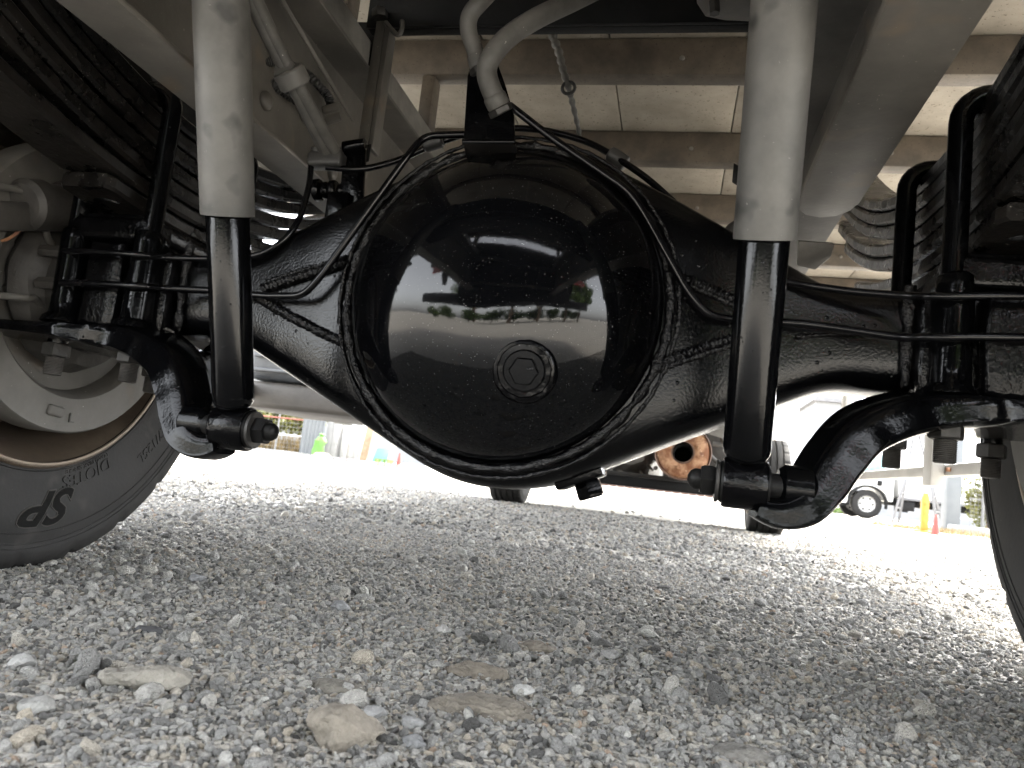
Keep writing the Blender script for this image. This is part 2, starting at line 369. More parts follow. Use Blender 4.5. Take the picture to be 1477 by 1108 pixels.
GF = [(j*nx+i, j*nx+i+1, (j+1)*nx+i+1, (j+1)*nx+i) for j in range(len(gy)-1) for i in range(nx-1)]
ground = link('ground', mesh(GV, GF), gravel_mat(), None, True, 80); ground['kind'] = 'structure'
ground['label'] = 'pale grey crushed stone yard around the trucks'

def pebble_mesh(name, seed, flat, ang, sub=2):
    bm = bmesh.new(); bmesh.ops.create_icosphere(bm, subdivisions=sub, radius=1.)
    rr = random.Random(seed)
    planes = [(Vector((rr.gauss(0,1), rr.gauss(0,1), rr.gauss(0,1))).normalized(), rr.uniform(.55,.9)) for _ in range(ang)]
    for v in bm.verts:
        p = v.co.copy()
        for nn, d in planes:
            t = p.dot(nn)
            if t > d: p -= nn*(t-d)*.93
        p += mnoise.noise_vector(p*1.4+Vector((seed,0,0)))*.16
        v.co = Vector((p.x*1.25, p.y, p.z*flat))
    me = bpy.data.meshes.new(name); bm.to_mesh(me); bm.free()
    me.polygons.foreach_set('use_smooth', [True]*len(me.polygons))
    try: me.set_sharp_from_angle(angle=R(32))
    except Exception: pass
    return me
pcol = bpy.data.collections.new('pebble shapes'); smat = stone_mat('mixed gravel stone')
NP = 12
for i in range(NP):
    me = pebble_mesh('pebble_%02d' % i, 3+i*7, .62+.07*(i % 5), 6+i % 6, 2)
    me.materials.append(smat); pcol.objects.link(bpy.data.objects.new('pebble_%02d' % i, me))
def scatter(n, x0, x1, y0, y1, lo, hi, pw):
    x = rng.uniform(x0, x1, n); y = rng.uniform(y0, y1, n)
    s = lo+(hi-lo)*rng.random(n)**pw
    return x, y, s
fields = [scatter(88000, -.95, 1.35, -.80, .05, .0012, .0038, 1.9),
          scatter(3000, -.95, 1.35, -.80, .05, .0038, .0078, 2.2),
          scatter(130, -.95, 1.35, -.80, .05, .0095, .015, 1.8),
          scatter(75000, -1.6, 1.9, .05, 1.25, .0019, .005, 2.2),
          scatter(900, -1.6, 1.9, .05, 1.25, .0065, .013, 2.0),
          scatter(45000, -2.6, 2.6, 1.25, 4.2, .004, .0095, 2.2),
          scatter(700, -3.2, 3.2, 1.25, 5.5, .0095, .017, 2.2)]
PX = np.concatenate([f[0] for f in fields]); PY = np.concatenate([f[1] for f in fields]); PS = np.concatenate([f[2] for f in fields])
keep = ((PX-CAM[0])**2+(PY-CAM[1])**2) > .16**2
# finer dust patches: thin the larger stones there, as the yard has
pn = np.array([mnoise.noise(Vector((a*3.1, b*3.1, 9))) for a, b in zip(PX, PY)])
keep &= ~((pn > .12) & (PS > .0062) & (rng.random(len(PX)) < .75))
PX, PY, PS, pn = PX[keep], PY[keep], PS[keep], pn[keep]
n = len(PX); PZ = np.array([gz(a, b) for a, b in zip(PX, PY)])+PS*.34
pme = bpy.data.meshes.new('gravel_points'); pme.vertices.add(n)
pme.vertices.foreach_set('co', np.stack([PX, PY, PZ], 1).astype('f').ravel())
def attr(nm, ty, arr, key):
    a = pme.attributes.new(nm, ty, 'POINT'); a.data.foreach_set(key, arr.ravel())
rot = np.stack([rng.normal(0, .5, n), rng.normal(0, .5, n), rng.uniform(0, 6.28, n)], 1).astype('f')
attr('rot', 'FLOAT_VECTOR', rot, 'vector')
sc3 = (PS[:, None]*np.stack([rng.uniform(.8, 1.3, n), rng.uniform(.7, 1.1, n), rng.uniform(.75, 1.15, n)], 1)).astype('f')
attr('scl', 'FLOAT_VECTOR', sc3, 'vector')
attr('pick', 'INT', rng.integers(0, NP, n).astype('i'), 'value')
tone = np.clip(rng.beta(1.25, 1.55, n)+.10*pn, 0, .999).astype('f'); tone[rng.random(n) < .008] = 1.
attr('tone', 'FLOAT', tone, 'value')
gravel = bpy.data.objects.new('gravel', pme); COL.objects.link(gravel); gravel['kind'] = 'stuff'
gravel['label'] = 'loose grey and tan gravel covering the yard'; gravel['category'] = 'gravel'
ng = bpy.data.node_groups.new('gravel scatter', 'GeometryNodeTree')
ng.interface.new_socket('Geometry', in_out='INPUT', socket_type='NodeSocketGeometry'); ng.interface.new_socket('Geometry', in_out='OUTPUT', socket_type='NodeSocketGeometry')
gi = ng.nodes.new('NodeGroupInput'); go = ng.nodes.new('NodeGroupOutput'); iop = ng.nodes.new('GeometryNodeInstanceOnPoints')
ci = ng.nodes.new('GeometryNodeCollectionInfo'); ci.inputs[0].default_value = pcol; ci.inputs['Separate Children'].default_value = True; ci.inputs['Reset Children'].default_value = True
iop.inputs['Pick Instance'].default_value = True
def na(nm, ty):
    q = ng.nodes.new('GeometryNodeInputNamedAttribute'); q.data_type = ty; q.inputs[0].default_value = nm; return q.outputs['Attribute']
ng.links.new(gi.outputs[0], iop.inputs['Points']); ng.links.new(ci.outputs[0], iop.inputs['Instance'])
ng.links.new(na('pick', 'INT'), iop.inputs['Instance Index']); ng.links.new(na('scl', 'FLOAT_VECTOR'), iop.inputs['Scale'])
e2r = ng.nodes.new('FunctionNodeEulerToRotation'); ng.links.new(na('rot', 'FLOAT_VECTOR'), e2r.inputs[0]); ng.links.new(e2r.outputs[0], iop.inputs['Rotation'])
ng.links.new(iop.outputs[0], go.inputs[0])
gravel.modifiers.new('scatter', 'NODES').node_group = ng

# stones large enough to be picked out one by one
def stone(px, py, wpx, ratio, flat, tint, label, seed, ang=8, sink=.3, rz=None):
    c = atz(px, py, .0); dep = float(np.dot(np.array(c)-CAM, fwd)); s = wpx*dep/F_/2/1.1
    me = pebble_mesh('m', seed, 1., ang, 4)
    V = np.array([v.co[:] for v in me.vertices]); V *= np.array([s/1.25*1.1, s*ratio, s*flat])
    V += np.array([mnoise.noise_vector(Vector(v)*140)[:] for v in V])*s*.07
    V += np.array([mnoise.noise_vector(Vector(v)*420)[:] for v in V])*s*.035
    a = YAW+(rz or 0); ca, sa = math.cos(a), math.sin(a)
    V = np.stack([V[:,0]*ca-V[:,1]*sa, V[:,0]*sa+V[:,1]*ca, V[:,2]], 1)
    for v, q in zip(me.vertices, V): v.co = q
    o = link('stone', me, stone_mat('stone rock', False, tint), None, True, 40)
    o.location = (c.x, c.y, gz(c.x, c.y)+V[:,2].max()*(1-2*sink)+.0012)
    return tag(o, label, 'stone', 'larger stones lying among the gravel')
stone(206, 990, 128, .5, .42, (.40,.36,.28), 'long pale buff block stone with flat top in the gravel', 21, 7, .25, .1)
stone(492, 1072, 122, .8, .7, (.36,.30,.215), 'big wedge shaped tan rock with pointed top', 35, 9, .3, .5)
stone(690, 965, 100, .9, .22, (.30,.245,.17), 'flat brown rock half sunk in gravel beside a white pebble', 44, 6, .45)
stone(700, 1020, 170, .8, .16, (.31,.26,.185), 'wide flat brown slab of rock nearly buried in the gravel', 52, 6, .45, .2)
stone(485, 990, 84, .7, .25, (.28,.25,.19), 'low tan rock half buried between gravel patches', 57, 6, .42)
stone(48, 1022, 58, .8, .6, (.42,.41,.37), 'pale grey lump of stone near the buff block stone', 61, 8)
stone(756, 1000, 32, .8, .6, (.55,.54,.5), 'small rounded near white pebble on the brown slab', 66, 5, .2)
stone(594, 1048, 32, .9, .75, (.36,.36,.35), 'rounded light grey pebble close to the wedge shaped rock', 71, 6, .2)
stone(598, 1074, 36, .8, .6, (.30,.305,.31), 'blue grey stone beside the wedge shaped rock', 73, 8, .25)
stone(640, 912, 22, .8, .7, (.5,.48,.44), 'small cream pebble standing proud of the fine gravel', 79, 6, .15)
stone(535, 1035, 48, .7, .5, (.40,.40,.385), 'angular light grey stone against the wedge shaped rock', 83, 9, .25)
stone(1072, 1090, 92, .8, .3, (.27,.25,.21), 'broad flat grey brown rock set low in the gravel', 88, 7, .42)
stone(215, 906, 42, .6, .3, (.10,.10,.105), 'thin dark slate chip lying flat', 91, 7, .3)
stone(28, 965, 40, .8, .7, (.44,.43,.40), 'off white rounded stone by the buff block stone', 93, 6, .2)
stone(285, 838, 26, .8, .7, (.33,.335,.34), 'mid grey pebble out beyond the dark slate chip', 97, 8, .2)
stone(490, 876, 30, .8, .7, (.3,.305,.31), 'blue grey angular stone on fine gravel beneath the axle', 101, 9, .2)
stone(880, 955, 30, .8, .6, (.32,.31,.29), 'grey stone resting in mixed gravel under the drain plug', 104, 9, .25)
stone(770, 935, 60, .8, .3, (.32,.265,.19), 'low tan rock behind the flat brown rock', 108, 7, .4)

# ================================================================== the truck
truck = empty('truck', (0,0,0), 'box truck with dusty grey frame and freshly painted gloss black rear axle', 'truck')
AZ = .408                                  # axle centre height
def part(mb, name, mat, parent=None, **k): return mb.build(name, M[mat], parent or truck, **k)
def one(name, mat, vf, parent=None, **k): return MB().add(*vf).build(name, M[mat], parent or truck, **k)

# ---- frame rails, subframe, crossmembers, floor
for s in (-1, 1):
    t = .008; x0, x1 = .42, .35
    poly = [(x0,.62),(x0,.87),(x1,.87),(x1,.862),(x0-t,.862),(x0-t,.628),(x1,.628),(x1,.62)]
    fr = one('frame_rail', 'frame', prism([(s*a,b) for a,b in poly], -1.42, 3.9), bevel=.003, angle=30)
    for y, z in [(-.33,.80),(-.33,.72),(-.12,.80),(-.01,.705),(.10,.74),(.22,.69),(.34,.74),(.34,.67),(.55,.8),(.55,.68)]:
        one('rivet', 'frame', lathe([(.014,0),(.0135,.004),(.010,.0075),(.004,.009)], (s*(x0-t-.0005),y,z), (-s,0,0), 20), fr)
    one('subframe_sill', 'galv', box(*sorted((s*.385, s*.425)), -1.3, 3.1, .876, .955), bevel=.005)
    for k in range(-4, 6): one('packer_block', 'bearer', box(*sorted((s*.39, s*.42)), .602+.45*k, .648+.45*k, .956, 1.083), bevel=.003)
    # doubler under the rail
    dp = [(s*.347,-.62),(s*.347,.06),(s*.352,.09),(s*.365,.112),(s*.385,.12),(s*.405,.112),(s*.418,.09),(s*.424,.06),(s*.424,-.62)]
    if s > 0: one('rail_doubler', 'frame', prism(dp, .606, .6185, 'Z'), bevel=.003)
    # spring hanger brackets
    for y in (-.86, .98):
        h = MB(); h.add(*prism([(y-.09,.87),(y+.09,.87),(y+.05,.6),(y+.02,.56),(y-.02,.56),(y-.05,.6)], *sorted((s*.428, s*.44)), axis='X'))
        h.add(*cyl((s*.43,y,.60+(.12 if y < 0 else .1)), (s*.61,y,.60+(.12 if y < 0 else .1)), .022))
        part(h, 'spring_hanger', 'frame', bevel=.003)
def cross(y0, y1, z0, z1, mat, nm='crossmember', lip=True, half=.412):
    m = MB(); m.add(*box(-half, half, y0, y0+.008, z0, z1))
    if lip: m.add(*box(-half, half, y0+.0085, y1, z0, z0+.008)); m.add(*box(-half, half, y0+.0085, y1, z1-.008, z1))
    return part(m, nm, mat, bevel=.002)
cm = cross(.17, .2, .932, 1.07, 'blackmatt', half=.36)
cross(-.52, -.40, .70, .86, 'blackmatt')
cross(2.1, 2.24, .66, .86, 'frame'); cross(-1.34, -1.22, .66, .86, 'frame')
cross(1.55, 1.68, .70, .86, 'frame')
for k in range(-4, 6):
    y = .6+.45*k
    b = MB(); b.add(*box(-1.15, 1.15, y, y+.05, 1.084, 1.168))
    bo = part(b, 'floor_bearer', 'bearer', bevel=.004)
    for x in (.16, .66): one('rivet', 'galv', lathe([(.006,0),(.005,.003),(.002,.004)], (x+.03*k, y-.0004, 1.12), (0,-1,0), 12), bo)
xe = np.linspace(-1.16, 1.16, 9)
for a, b in zip(xe[:-1], xe[1:]):
    one('floor_board', 'board', box(a+.0015, b-.0015, -1.32, 3.12, 1.17, 1.2), bevel=.002)
# cargo box and cab
for s in (-1, 1):
    one('box_side', 'whitepanel', box(*sorted((s*1.162, s*1.2)), -1.32, 3.12, 1.14, 3.2), bevel=.006)
    one('side_sill', 'silver', box(*sorted((s*1.155, s*1.205)), -1.32, 3.12, 1.06, 1.138), bevel=.006)
    one('rear_door', 'whitepanel', box(*sorted((s*.004, s*1.16)), -1.36, -1.323, 1.2, 3.15), bevel=.006)
    tl = one('tail_lamp', 'lamp', box(*sorted((s*.62, s*.95)), -1.39, -1.33, .82, .93), bevel=.01)
    # mudguard over the twin tyres
    pr = []
    for k in range(25):
        a = R(8+164*k/24); pr.append((.50*math.cos(a), .42+.49*math.sin(a)))
    inn = [(.485/.5*a, .42+(b-.42)*.97) for a, b in reversed(pr)]
    one('mudguard', 'blackmatt', prism(pr+inn, *sorted((s*.665, s*1.19)), axis='X'), angle=30)
one('box_roof', 'whitepanel', box(-1.2, 1.2, -1.36, 3.12, 3.201, 3.24), bevel=.006)
one('box_front', 'whitepanel', box(-1.16, 1.16, 3.10, 3.14, 1.21, 3.2), bevel=.006)
one('added_sky_screen', 'blackmatt', box(-.50, .66, -1.335, -1.31, .52, 1.075), bevel=.006)  # unseen panel, added to keep the middle sky out of the cover's reflection
one('rear_bumper', 'blackmatt', box(-1.1, 1.1, -1.42, -1.36, .5, .6), bevel=.01)
for s in (-1, 1): one('bumper_stay', 'blackmatt', box(*sorted((s*.36, s*.41)), -1.40, -1.34, .602, .868), bevel=.004)
cabp = [(3.28,1.0),(3.28,2.55),(3.5,2.68),(4.75,2.62),(4.95,2.4),(5.25,1.7),(5.3,.62),(4.6,.62),(4.42,.95),(3.68,.95),(3.6,.8)]
cab = one('cab', 'white', prism(cabp, -1.02, 1.02, 'X'), bevel=.05, seg=3)
one('windscreen', 'glass', [(-.9,4.972,2.40),(.9,4.972,2.40),(.95,5.262,1.72),(-.95,5.262,1.72)] and ([(-.9,4.985,2.36),(.9,4.985,2.36),(.92,5.255,1.74),(-.92,5.255,1.74)], [(0,1,2,3)]), cab)
for s in (-1, 1): one('side_window', 'glass', prism([(3.75,1.75),(3.75,2.35),(4.6,2.35),(5.0,1.75)], *sorted((s*1.0, s*1.026)), axis='X'), cab, bevel=.006)
one('front_bumper', 'white', box(-1.04, 1.04, 5.2, 5.42, .36, .62), bevel=.04, seg=3)

# ---- rear axle housing: square tube ends swelling to the banjo
xs = np.linspace(-.68, .68, 181); RB = .222
def hh(x):
    x = abs(x); xt, ht = .098, .199
    if x < xt: return math.sqrt(RB*RB-x*x)
    if x < .40: return max(.058, ht-.494*(x-xt))
    return .058
hs = np.array([hh(x) for x in xs]); ker = np.ones(7)/7
hp = np.pad(hs, 3, mode='edge'); hs = np.convolve(hp, ker, 'valid')
V = []; Fc = []; NS = 44
for x, h in zip(xs, hs):
    ax_ = abs(x); k = min(1, max(0, (.40-ax_)/.22)); k = k*k*(3-2*k); d = .060+.022*k
    for j in range(NS):
        t = 2*PI*j/NS; ct, st = math.cos(t), math.sin(t); e = 2/(4.2+k*3.)
        # rounded box section: flat faces, soft corners of fixed radius
        yy = math.copysign(abs(ct)**e, ct)*d; zz = math.copysign(abs(st)**(e if h < .1 else 2/(4.2+14*(h-.06))), st)*h
        V.append((x, yy, AZ-.003*(1-k)+zz))
n = len(xs)
for i in range(n-1):
    for j in range(NS):
        j2 = (j+1) % NS; Fc.append((i*NS+j, i*NS+j2, (i+1)*NS+j2, (i+1)*NS+j))
Fc += [tuple(range(NS)), tuple((n-1)*NS+j for j in range(NS))]
axle = one('axle_housing', 'axle', (V, Fc), angle=60)
# weld beads of the triangular filler plates
def bead(P, r, name='weld_bead', parent=None, amp=.0016):
    P2 = catmull(P, 26)
    return one(name, 'blackweld', (wob(tube(P2, lambda i, t: r*(1+.22*math.sin(i*1.9)), 10)[0], amp, 210), tube(P2, r, 10)[1]), parent or axle, angle=70)
YF = -.0815
for P in ([at(504,376,YF), at(470,388,YF), at(420,403,-.076), at(379,417,-.069)],
          [at(372,428,-.068), at(400,446,-.073), at(450,473,-.079), at(501,497,YF)],
          [at(962,396,YF), at(1000,408,YF), at(1040,425,-.076), at(1080,444,-.07)],
          [at(940,528,YF), at(985,512,YF), at(1030,497,-.078), at(1075,484,-.07)]):
    bead(P, .0062)
for P in ([at(500,372,YF), at(468,382,YF), at(430,392,-.077), at(384,408,-.07)],
          [at(967,402,YF), at(1003,415,YF), at(1040,432,-.077), at(1075,449,-.071)],
          [at(946,536,YF), at(985,521,YF), at(1030,506,-.078), at(1075,493,-.07)]):
    bead(P, .0035)
# seams along the square tube
bead([at(232,418,-.0625), at(305,421,-.064), at(375,424,-.07)], .0022); bead([at(1150,486,-.07), at(1230,481,-.064), at(1312,484,-.0625)], .0022)
for s in (-1, 1):
    wv, wf = tube([(s*.458, -.0625, AZ-.058+.116*k/14) for k in range(15)], .0065, 10); one('weld_bead', 'blackweld', (wob(wv, .005, 70, s), wf), axle, angle=70)
# casting bracket and plug under the banjo
pb = MB(); c = at(838,690,-.01)
pb.add(*obox((c.x-.005,-.01,.222), (.028,0,.013), (0,.03,0), (-.008,0,.017)))
part(pb, 'breather_boss', 'blackrough', axle, bevel=.004)
one('drain_plug', 'black', hexa((c.x+.008,-.01,.208), (c.x+.016,-.01,.188), .018), axle)

# ---- differential cover: a deep pressed dome
CX, CZ = -.004, .411
prof = []
RC = .1935
for k in range(40):
    u = k/39*.5*PI; r = RC*math.cos(u)**(.62) if k < 39 else 0.0008
    r = max(r, .0008); prof.append((r, .108*(1-(r/RC)**2.35)**(1/1.75)))
prof = [(RC+.002, -.012)]+prof
cover = one('differential_cover', 'cover', lathe(prof, (CX,-.0775,CZ), (0,-1,0), 128, capa=False), axle, angle=80)
wp = [(CX+.2005*math.cos(2*PI*k/200), -.0835, CZ+.2005*math.sin(2*PI*k/200)) for k in range(200)]
wv, wf = tube(wp, lambda i, t: .0058*(1+.16*math.sin(i*1.1)+.1*math.sin(i*.37)), 10, closed=True)
one('weld_bead', 'blackweld', (wob(wv, .0022, 130), wf), cover, angle=70)
wp = [(CX+.2115*math.cos(2*PI*k/200), -.0832, CZ+.2115*math.sin(2*PI*k/200)) for k in range(200)]
wv, wf = tube(wp, .0026, 8, closed=True); one('weld_bead', 'blackweld', (wob(wv, .0018, 120, 3), wf), axle, angle=70)
# filler boss and hexagon plug on the dome
def cov_y(x, z):
    r = min(math.hypot(x-CX, z-CZ), RC*.99); return -.0775-.108*(1-(r/RC)**2.35)**(1/1.75)
pc = at(755,533,-.172); py_ = cov_y(pc.x, pc.z); nrm = Vector((pc.x-CX, -.42, (pc.z-CZ)*1.0)).normalized()
base = Vector((pc.x, py_+.004, pc.z))
bs_ = lathe([(.037,-.004),(.0355,.002),(.0325,.0065),(.0295,.0068),(.0285,.0045),(.024,.0045)], base, nrm, 48)
one('filler_boss', 'blackrough', (wob(bs_[0], .0009, 150), bs_[1]), cover, angle=50)
pl = one('filler_plug', 'black', lathe([(.0232,.003),(.0232,.0075),(.0215,.009),(.017,.009)], base, nrm, 40), cover)
one('plug_hexagon', 'black', hexa(base+nrm*.008, base+nrm*.0165, .0165, .2), pl)
# upright bracket for the hoses
hb = MB(); ty = -.12
P0 = [at(668,206,ty), at(743,206,ty), at(741,165,ty), at(728,120,ty), at(714,82,ty), at(681,84,ty), at(674,110,ty)]
th = Vector((0,.005,0))
def plate(pts, off):
    n = len(pts); Vv = [Vector(p) for p in pts]+[Vector(p)+Vector(off) for p in pts]
    return Vv, [tuple(range(n)), tuple(range(2*n-1,n-1,-1))]+[(i,i+n,(i+1) % n+n,(i+1) % n) for i in range(n)]
hb.add(*plate(P0, th)); part(hb, 'hose_bracket', 'black', axle, bevel=.0012)
hbo = axle.children[-1]
lip = [at(667,206.5,ty), at(743,206.5,ty), at(751,239,-.128), at(676,240,-.128)]
one('bracket_foot', 'black', plate(lip, (0,.006,.002)), hbo, bevel=.0015)
one('bracket_bend', 'black', cyl(at(667.5,205,ty+.003), at(743,205,ty+.003), .004, 12), hbo)
tw = at(708,257,-.1); 
# ---- hoses to the frame
def ring(pos, d, r, L, name, mat, parent, seg=16): return one(name, mat, lathe([(r*.93,0),(r,L*.2),(r,L*.8),(r*.93,L)], pos, d, seg), parent)
h1 = [at(690,92,-.125), at(684,70,-.13), at(676,45,-.135), at(678,22,-.14), at(694,2,-.14), at(718,-22,-.12), at(760,-60,-.05)]
h2 = [at(718,150,-.125), at(707,125,-.135), at(702,102,-.14), at(710,80,-.145), at(735,52,-.14), at(775,26,-.12), at(830,0,-.08), at(900,-34,0)]
for hp_, rr in ((h1, .0105), (h2, .0125)):
    pth = catmull(hp_, 10); ho = one('brake_hose', 'hose', tube(pth, rr, 16), angle=80)
    d = (pth[0]-pth[1]).normalized(); d2 = (pth[2]-pth[0]).normalized()
    one('ferrule', 'hose', lathe([(rr*1.03,0),(rr*1.13,.002),(rr*1.13,.013),(rr*1.02,.015)], pth[0]-d2*.004, d2, 20), ho)
    one('hose_nut', 'bolt', hexa(pth[0]-d2*.004, pth[0]-d2*.0125, rr*1.25), ho)
# ---- brake pipes on the axle
def pipe(P, r=.0042, rad=.02, parent=None, mat='blackpipe', nm='brake_pipe'): return one(nm, mat, tube(bent(P, rad), r, 10), parent or axle, angle=80)
pipe([at(92,362,-.115), at(110,362,-.125), at(150,364,-.127), at(205,368,-.126), at(238,372,-.095), at(305,374,-.08), at(375,369,-.075), at(410,348,-.07), at(432,318,-.06), at(446,270,-.04), at(449,236,-.03)], rad=.03)
pipe([at(88,408,-.124), at(150,410,-.127), at(205,413,-.126), at(238,416,-.095), at(305,419,-.082), at(375,427,-.085), at(437,427,-.095), at(462,400,-.098), at(590,222,-.098), at(612,196,-.085), at(668,194,-.08), at(700,194,-.08)], r=.0047, rad=.025)
pipe([at(470,241,-.03), at(520,246,-.02), at(575,232,.0), at(625,208,.01), at(690,188,.01), at(740,184,.01), at(795,189,.01), at(850,205,.01), at(892,229,.0), at(935,258,-.02), at(1000,318,-.04), at(1080,392,-.06)], r=.0046, rad=.06)
pipe([at(735,152,-.116), at(790,195,-.108), at(905,274,-.1), at(928,305,-.095), at(995,425,-.094), at(1022,456,-.09), at(1075,463,-.085), at(1150,466,-.082), at(1205,473,-.08), at(1300,487,-.1), at(1345,487,-.127), at(1400,486,-.127), at(1470,487,-.127), at(1560,487,-.125)], r=.0047, rad=.025)
pipe([at(1130,405,-.07), at(1165,412,-.075), at(1230,421,-.08), at(1310,427,-.1), at(1350,428,-.127), at(1430,427,-.127), at(1560,428,-.125)], r=.0044, rad=.04)
for (px, py, a) in ((625,206,-.35), (891,229,.55)):
    c = at(px, py, .004); d = Vector((math.cos(a), 0, -math.sin(a)))
    cl = one('pipe_clip', 'plast', lathe([(.0085,-.014),(.0105,-.012),(.0105,.012),(.0085,.014)], c, d, 20), axle)
    one('clip_tab', 'blackmatt', obox(c+Vector((-.3*d.z,.004,-.018)), d*.009, (0,.0015,0), Vector((0,0,.013))), cl, bevel=.001)
# line fittings at the brake
for (a, b) in (((60,362),(96,364)), ((55,408),(92,410))):
    one('pipe_nut', 'cast', hexa(at(*a,-.104), at(*b,-.104), .0085), axle)
# wiring bracket standing on the housing
br = MB(); yb = -.02
br.add(*plate([at(487,312,yb), at(522,312,yb), at(527,215,yb), at(523,206,yb), at(497,210,yb), at(494,232,yb)], (0,.006,0)))
wb = part(br, 'cable_bracket', 'black', axle, bevel=.0012)
one('bracket_top', 'black', cyl(at(496,213,yb-.004), at(527,208,yb-.004), .0085, 16), wb)
one('grommet', 'plast', obox(at(472,232,yb-.006), (.026,0,.001), (0,.013,0), (0,0,.011)), wb, bevel=.006, seg=3)
for px in (460, 484): one('grommet_ring', 'plast', lathe([(.009,0),(.0115,.002),(.0115,.007),(.009,.009)], at(px,222,yb-.006), (0,-.25,.97), 20), wb)
sv = MB(); c0 = at(470,275,-.01); 
for k, (dx, r_) in enumerate(((-.012,.016),(0,.0125),(.012,.015),(.026,.011))): sv.add(*lathe([(r_*.9,-.005),(r_,-.003),(r_,.003),(r_*.9,.005)], c0+Vector((dx,0,0)), (1,0,.1), 20))
part(sv, 'valve_body', 'blackrough', axle)
one('valve_step', 'black', obox(at(490,300,-.02), (.016,0,0), (0,.012,0), (0,0,.02)), axle, bevel=.003)

# ---- cables from the frame down to the bracket
for off, r_ in ((0,.0095),(.013,.0085),(-.008,.006)):
    P = [at(350+off*420,-30,-.2), at(385+off*500,48,-.17), at(418+off*500,112,-.14), at(448+off*700,172,-.09), at(474+off*900,222,-.03)]
    one('cable', 'hose', tube(catmull(P, 10), lambda i, t, r_=r_: r_*(1.05-.12*t), 14), angle=80)
cl = one('cable_clamp', 'dust', lathe([(.0185,-.011),(.0205,-.009),(.0205,.009),(.0185,.011)], at(421,112,-.142), at(448,172,-.09)-at(385,48,-.17), 24))
one('clamp_ear', 'dust', obox(at(411,105,-.15), (.012,0,.003), (0,.006,0), (-.002,0,.012)), cl, bevel=.003)
# corrugated conduits along the rail
def corr(P, r, nm='conduit', mat='plast', per=14, pitch=.55):
    pth = catmull(P, per); one(nm, mat, tube(pth, lambda i, t: r*(1. if i % 2 else .8), 14), angle=20)
corr([at(380,90,-.02), at(405,90,.0), at(440,105,.02), at(470,135,.04), at(477,152,.05)], .0075, mat='plast', per=14)
corr([at(362,110,-.02), at(385,118,.0), at(415,135,.03), at(445,160,.06)], .009, per=14)
fl = lathe([(.012,.0),(.035,.004),(.04,.01),(.04,.03),(.03,.034),(.03,.075)], at(377,72,-.02), (-.75,.45,.3), 36)
fo = one('air_valve', 'plast', fl)
for k in range(8):
    a = 2*PI*k/8; d, u, v = basis((-.75,.45,.3)); c = Vector(at(377,72,-.02))
    one('valve_rib', 'cast', obox(c+(u*math.cos(a)+v*math.sin(a))*.033+d*.02, u*.004, v*.004, d*.014), fo, bevel=.001)
for (px, py) in ((477,157),(480,172)): one('conduit_clip', 'frame', obox(at(px,py,.04), (.012,0,.004), (0,.004,0), (-.002,0,.006)), bevel=.002)
# inner stiffener strips beside the rail
def strip(a, b, w, t, mat, nm, up=(0,0,1)):
    a, b = Vector(a), Vector(b); d = (b-a); L = d.length; d.normalize(); n_ = d.cross(Vector(up)).normalized(); q = n_.cross(d)
    return one(nm, mat, obox((a+b)/2, d*(L/2), n_*(w/2), q*(t/2)), bevel=min(t,w)*.12)
st = MB()
strip(at(395,-20,-.05), at(508,172,.1), .03, .006, 'frame', 'stiffener', (0,-.6,.8))
strip(at(425,-8,.12), at(518,118,.42), .05, .008, 'galv', 'stiffener', (0,-.6,.8))
vb = MB(); vb.add(*plate([at(543,30,.16), at(556,30,.16), at(530,215,.16), at(520,300,.16), at(508,300,.16), at(518,190,.16)], (0,.006,0)))
vb.add(*plate([at(556.6,30,.16), at(562,42,.16), at(537,215,.16), at(531,215,.16)], (0,.03,0)))
part(vb, 'hanger_strap', 'frame', bevel=.001)
one('hanger_plate', 'blackmatt', plate([at(488,32,.25), at(545,32,.25), at(530,110,.25), at(500,112,.25)], (0,.01,0)))
one('strap_hook', 'frame', tube(catmull([at(556,32,.14), at(572,50,.14), at(579,44,.14), at(580,30,.14)], 6), .004, 8))
one('strap_bolt', 'bolt', hexa(at(548,14,.16), at(548,26,.16), .014))
# twisted wire hanging under the floor
tw = [at(795,20,.5), at(797,50,.5), at(806,75,.5), at(812,100,.5), at(820,126,.5), at(826,150,.55), at(833,180,.6), at(838,205,.62)]
tp = catmull(tw, 12); one('ground_wire', 'hose', tube(tp, lambda i, t: .008*(1+.2*math.sin(i*1.1))*(1.15-.6*t), 10), angle=80)
one('wire_ring', 'plast', tube([at(820,127,.495)+Vector((.013*math.cos(2*PI*k/20),0,.013*math.sin(2*PI*k/20))) for k in range(20)], .0035, 8, closed=True))
# rounded air reservoir tucked above the crossmember
one('air_reservoir', 'frame', lathe([(.02,0),(.05,.008),(.066,.022),(.07,.05),(.07,.3),(.05,.33)], at(1005,-52,.05), (1,.1,0), 36))
one('reservoir_cock', 'bolt', hexa(at(1030,2,.03), at(1031,20,.03), .008))
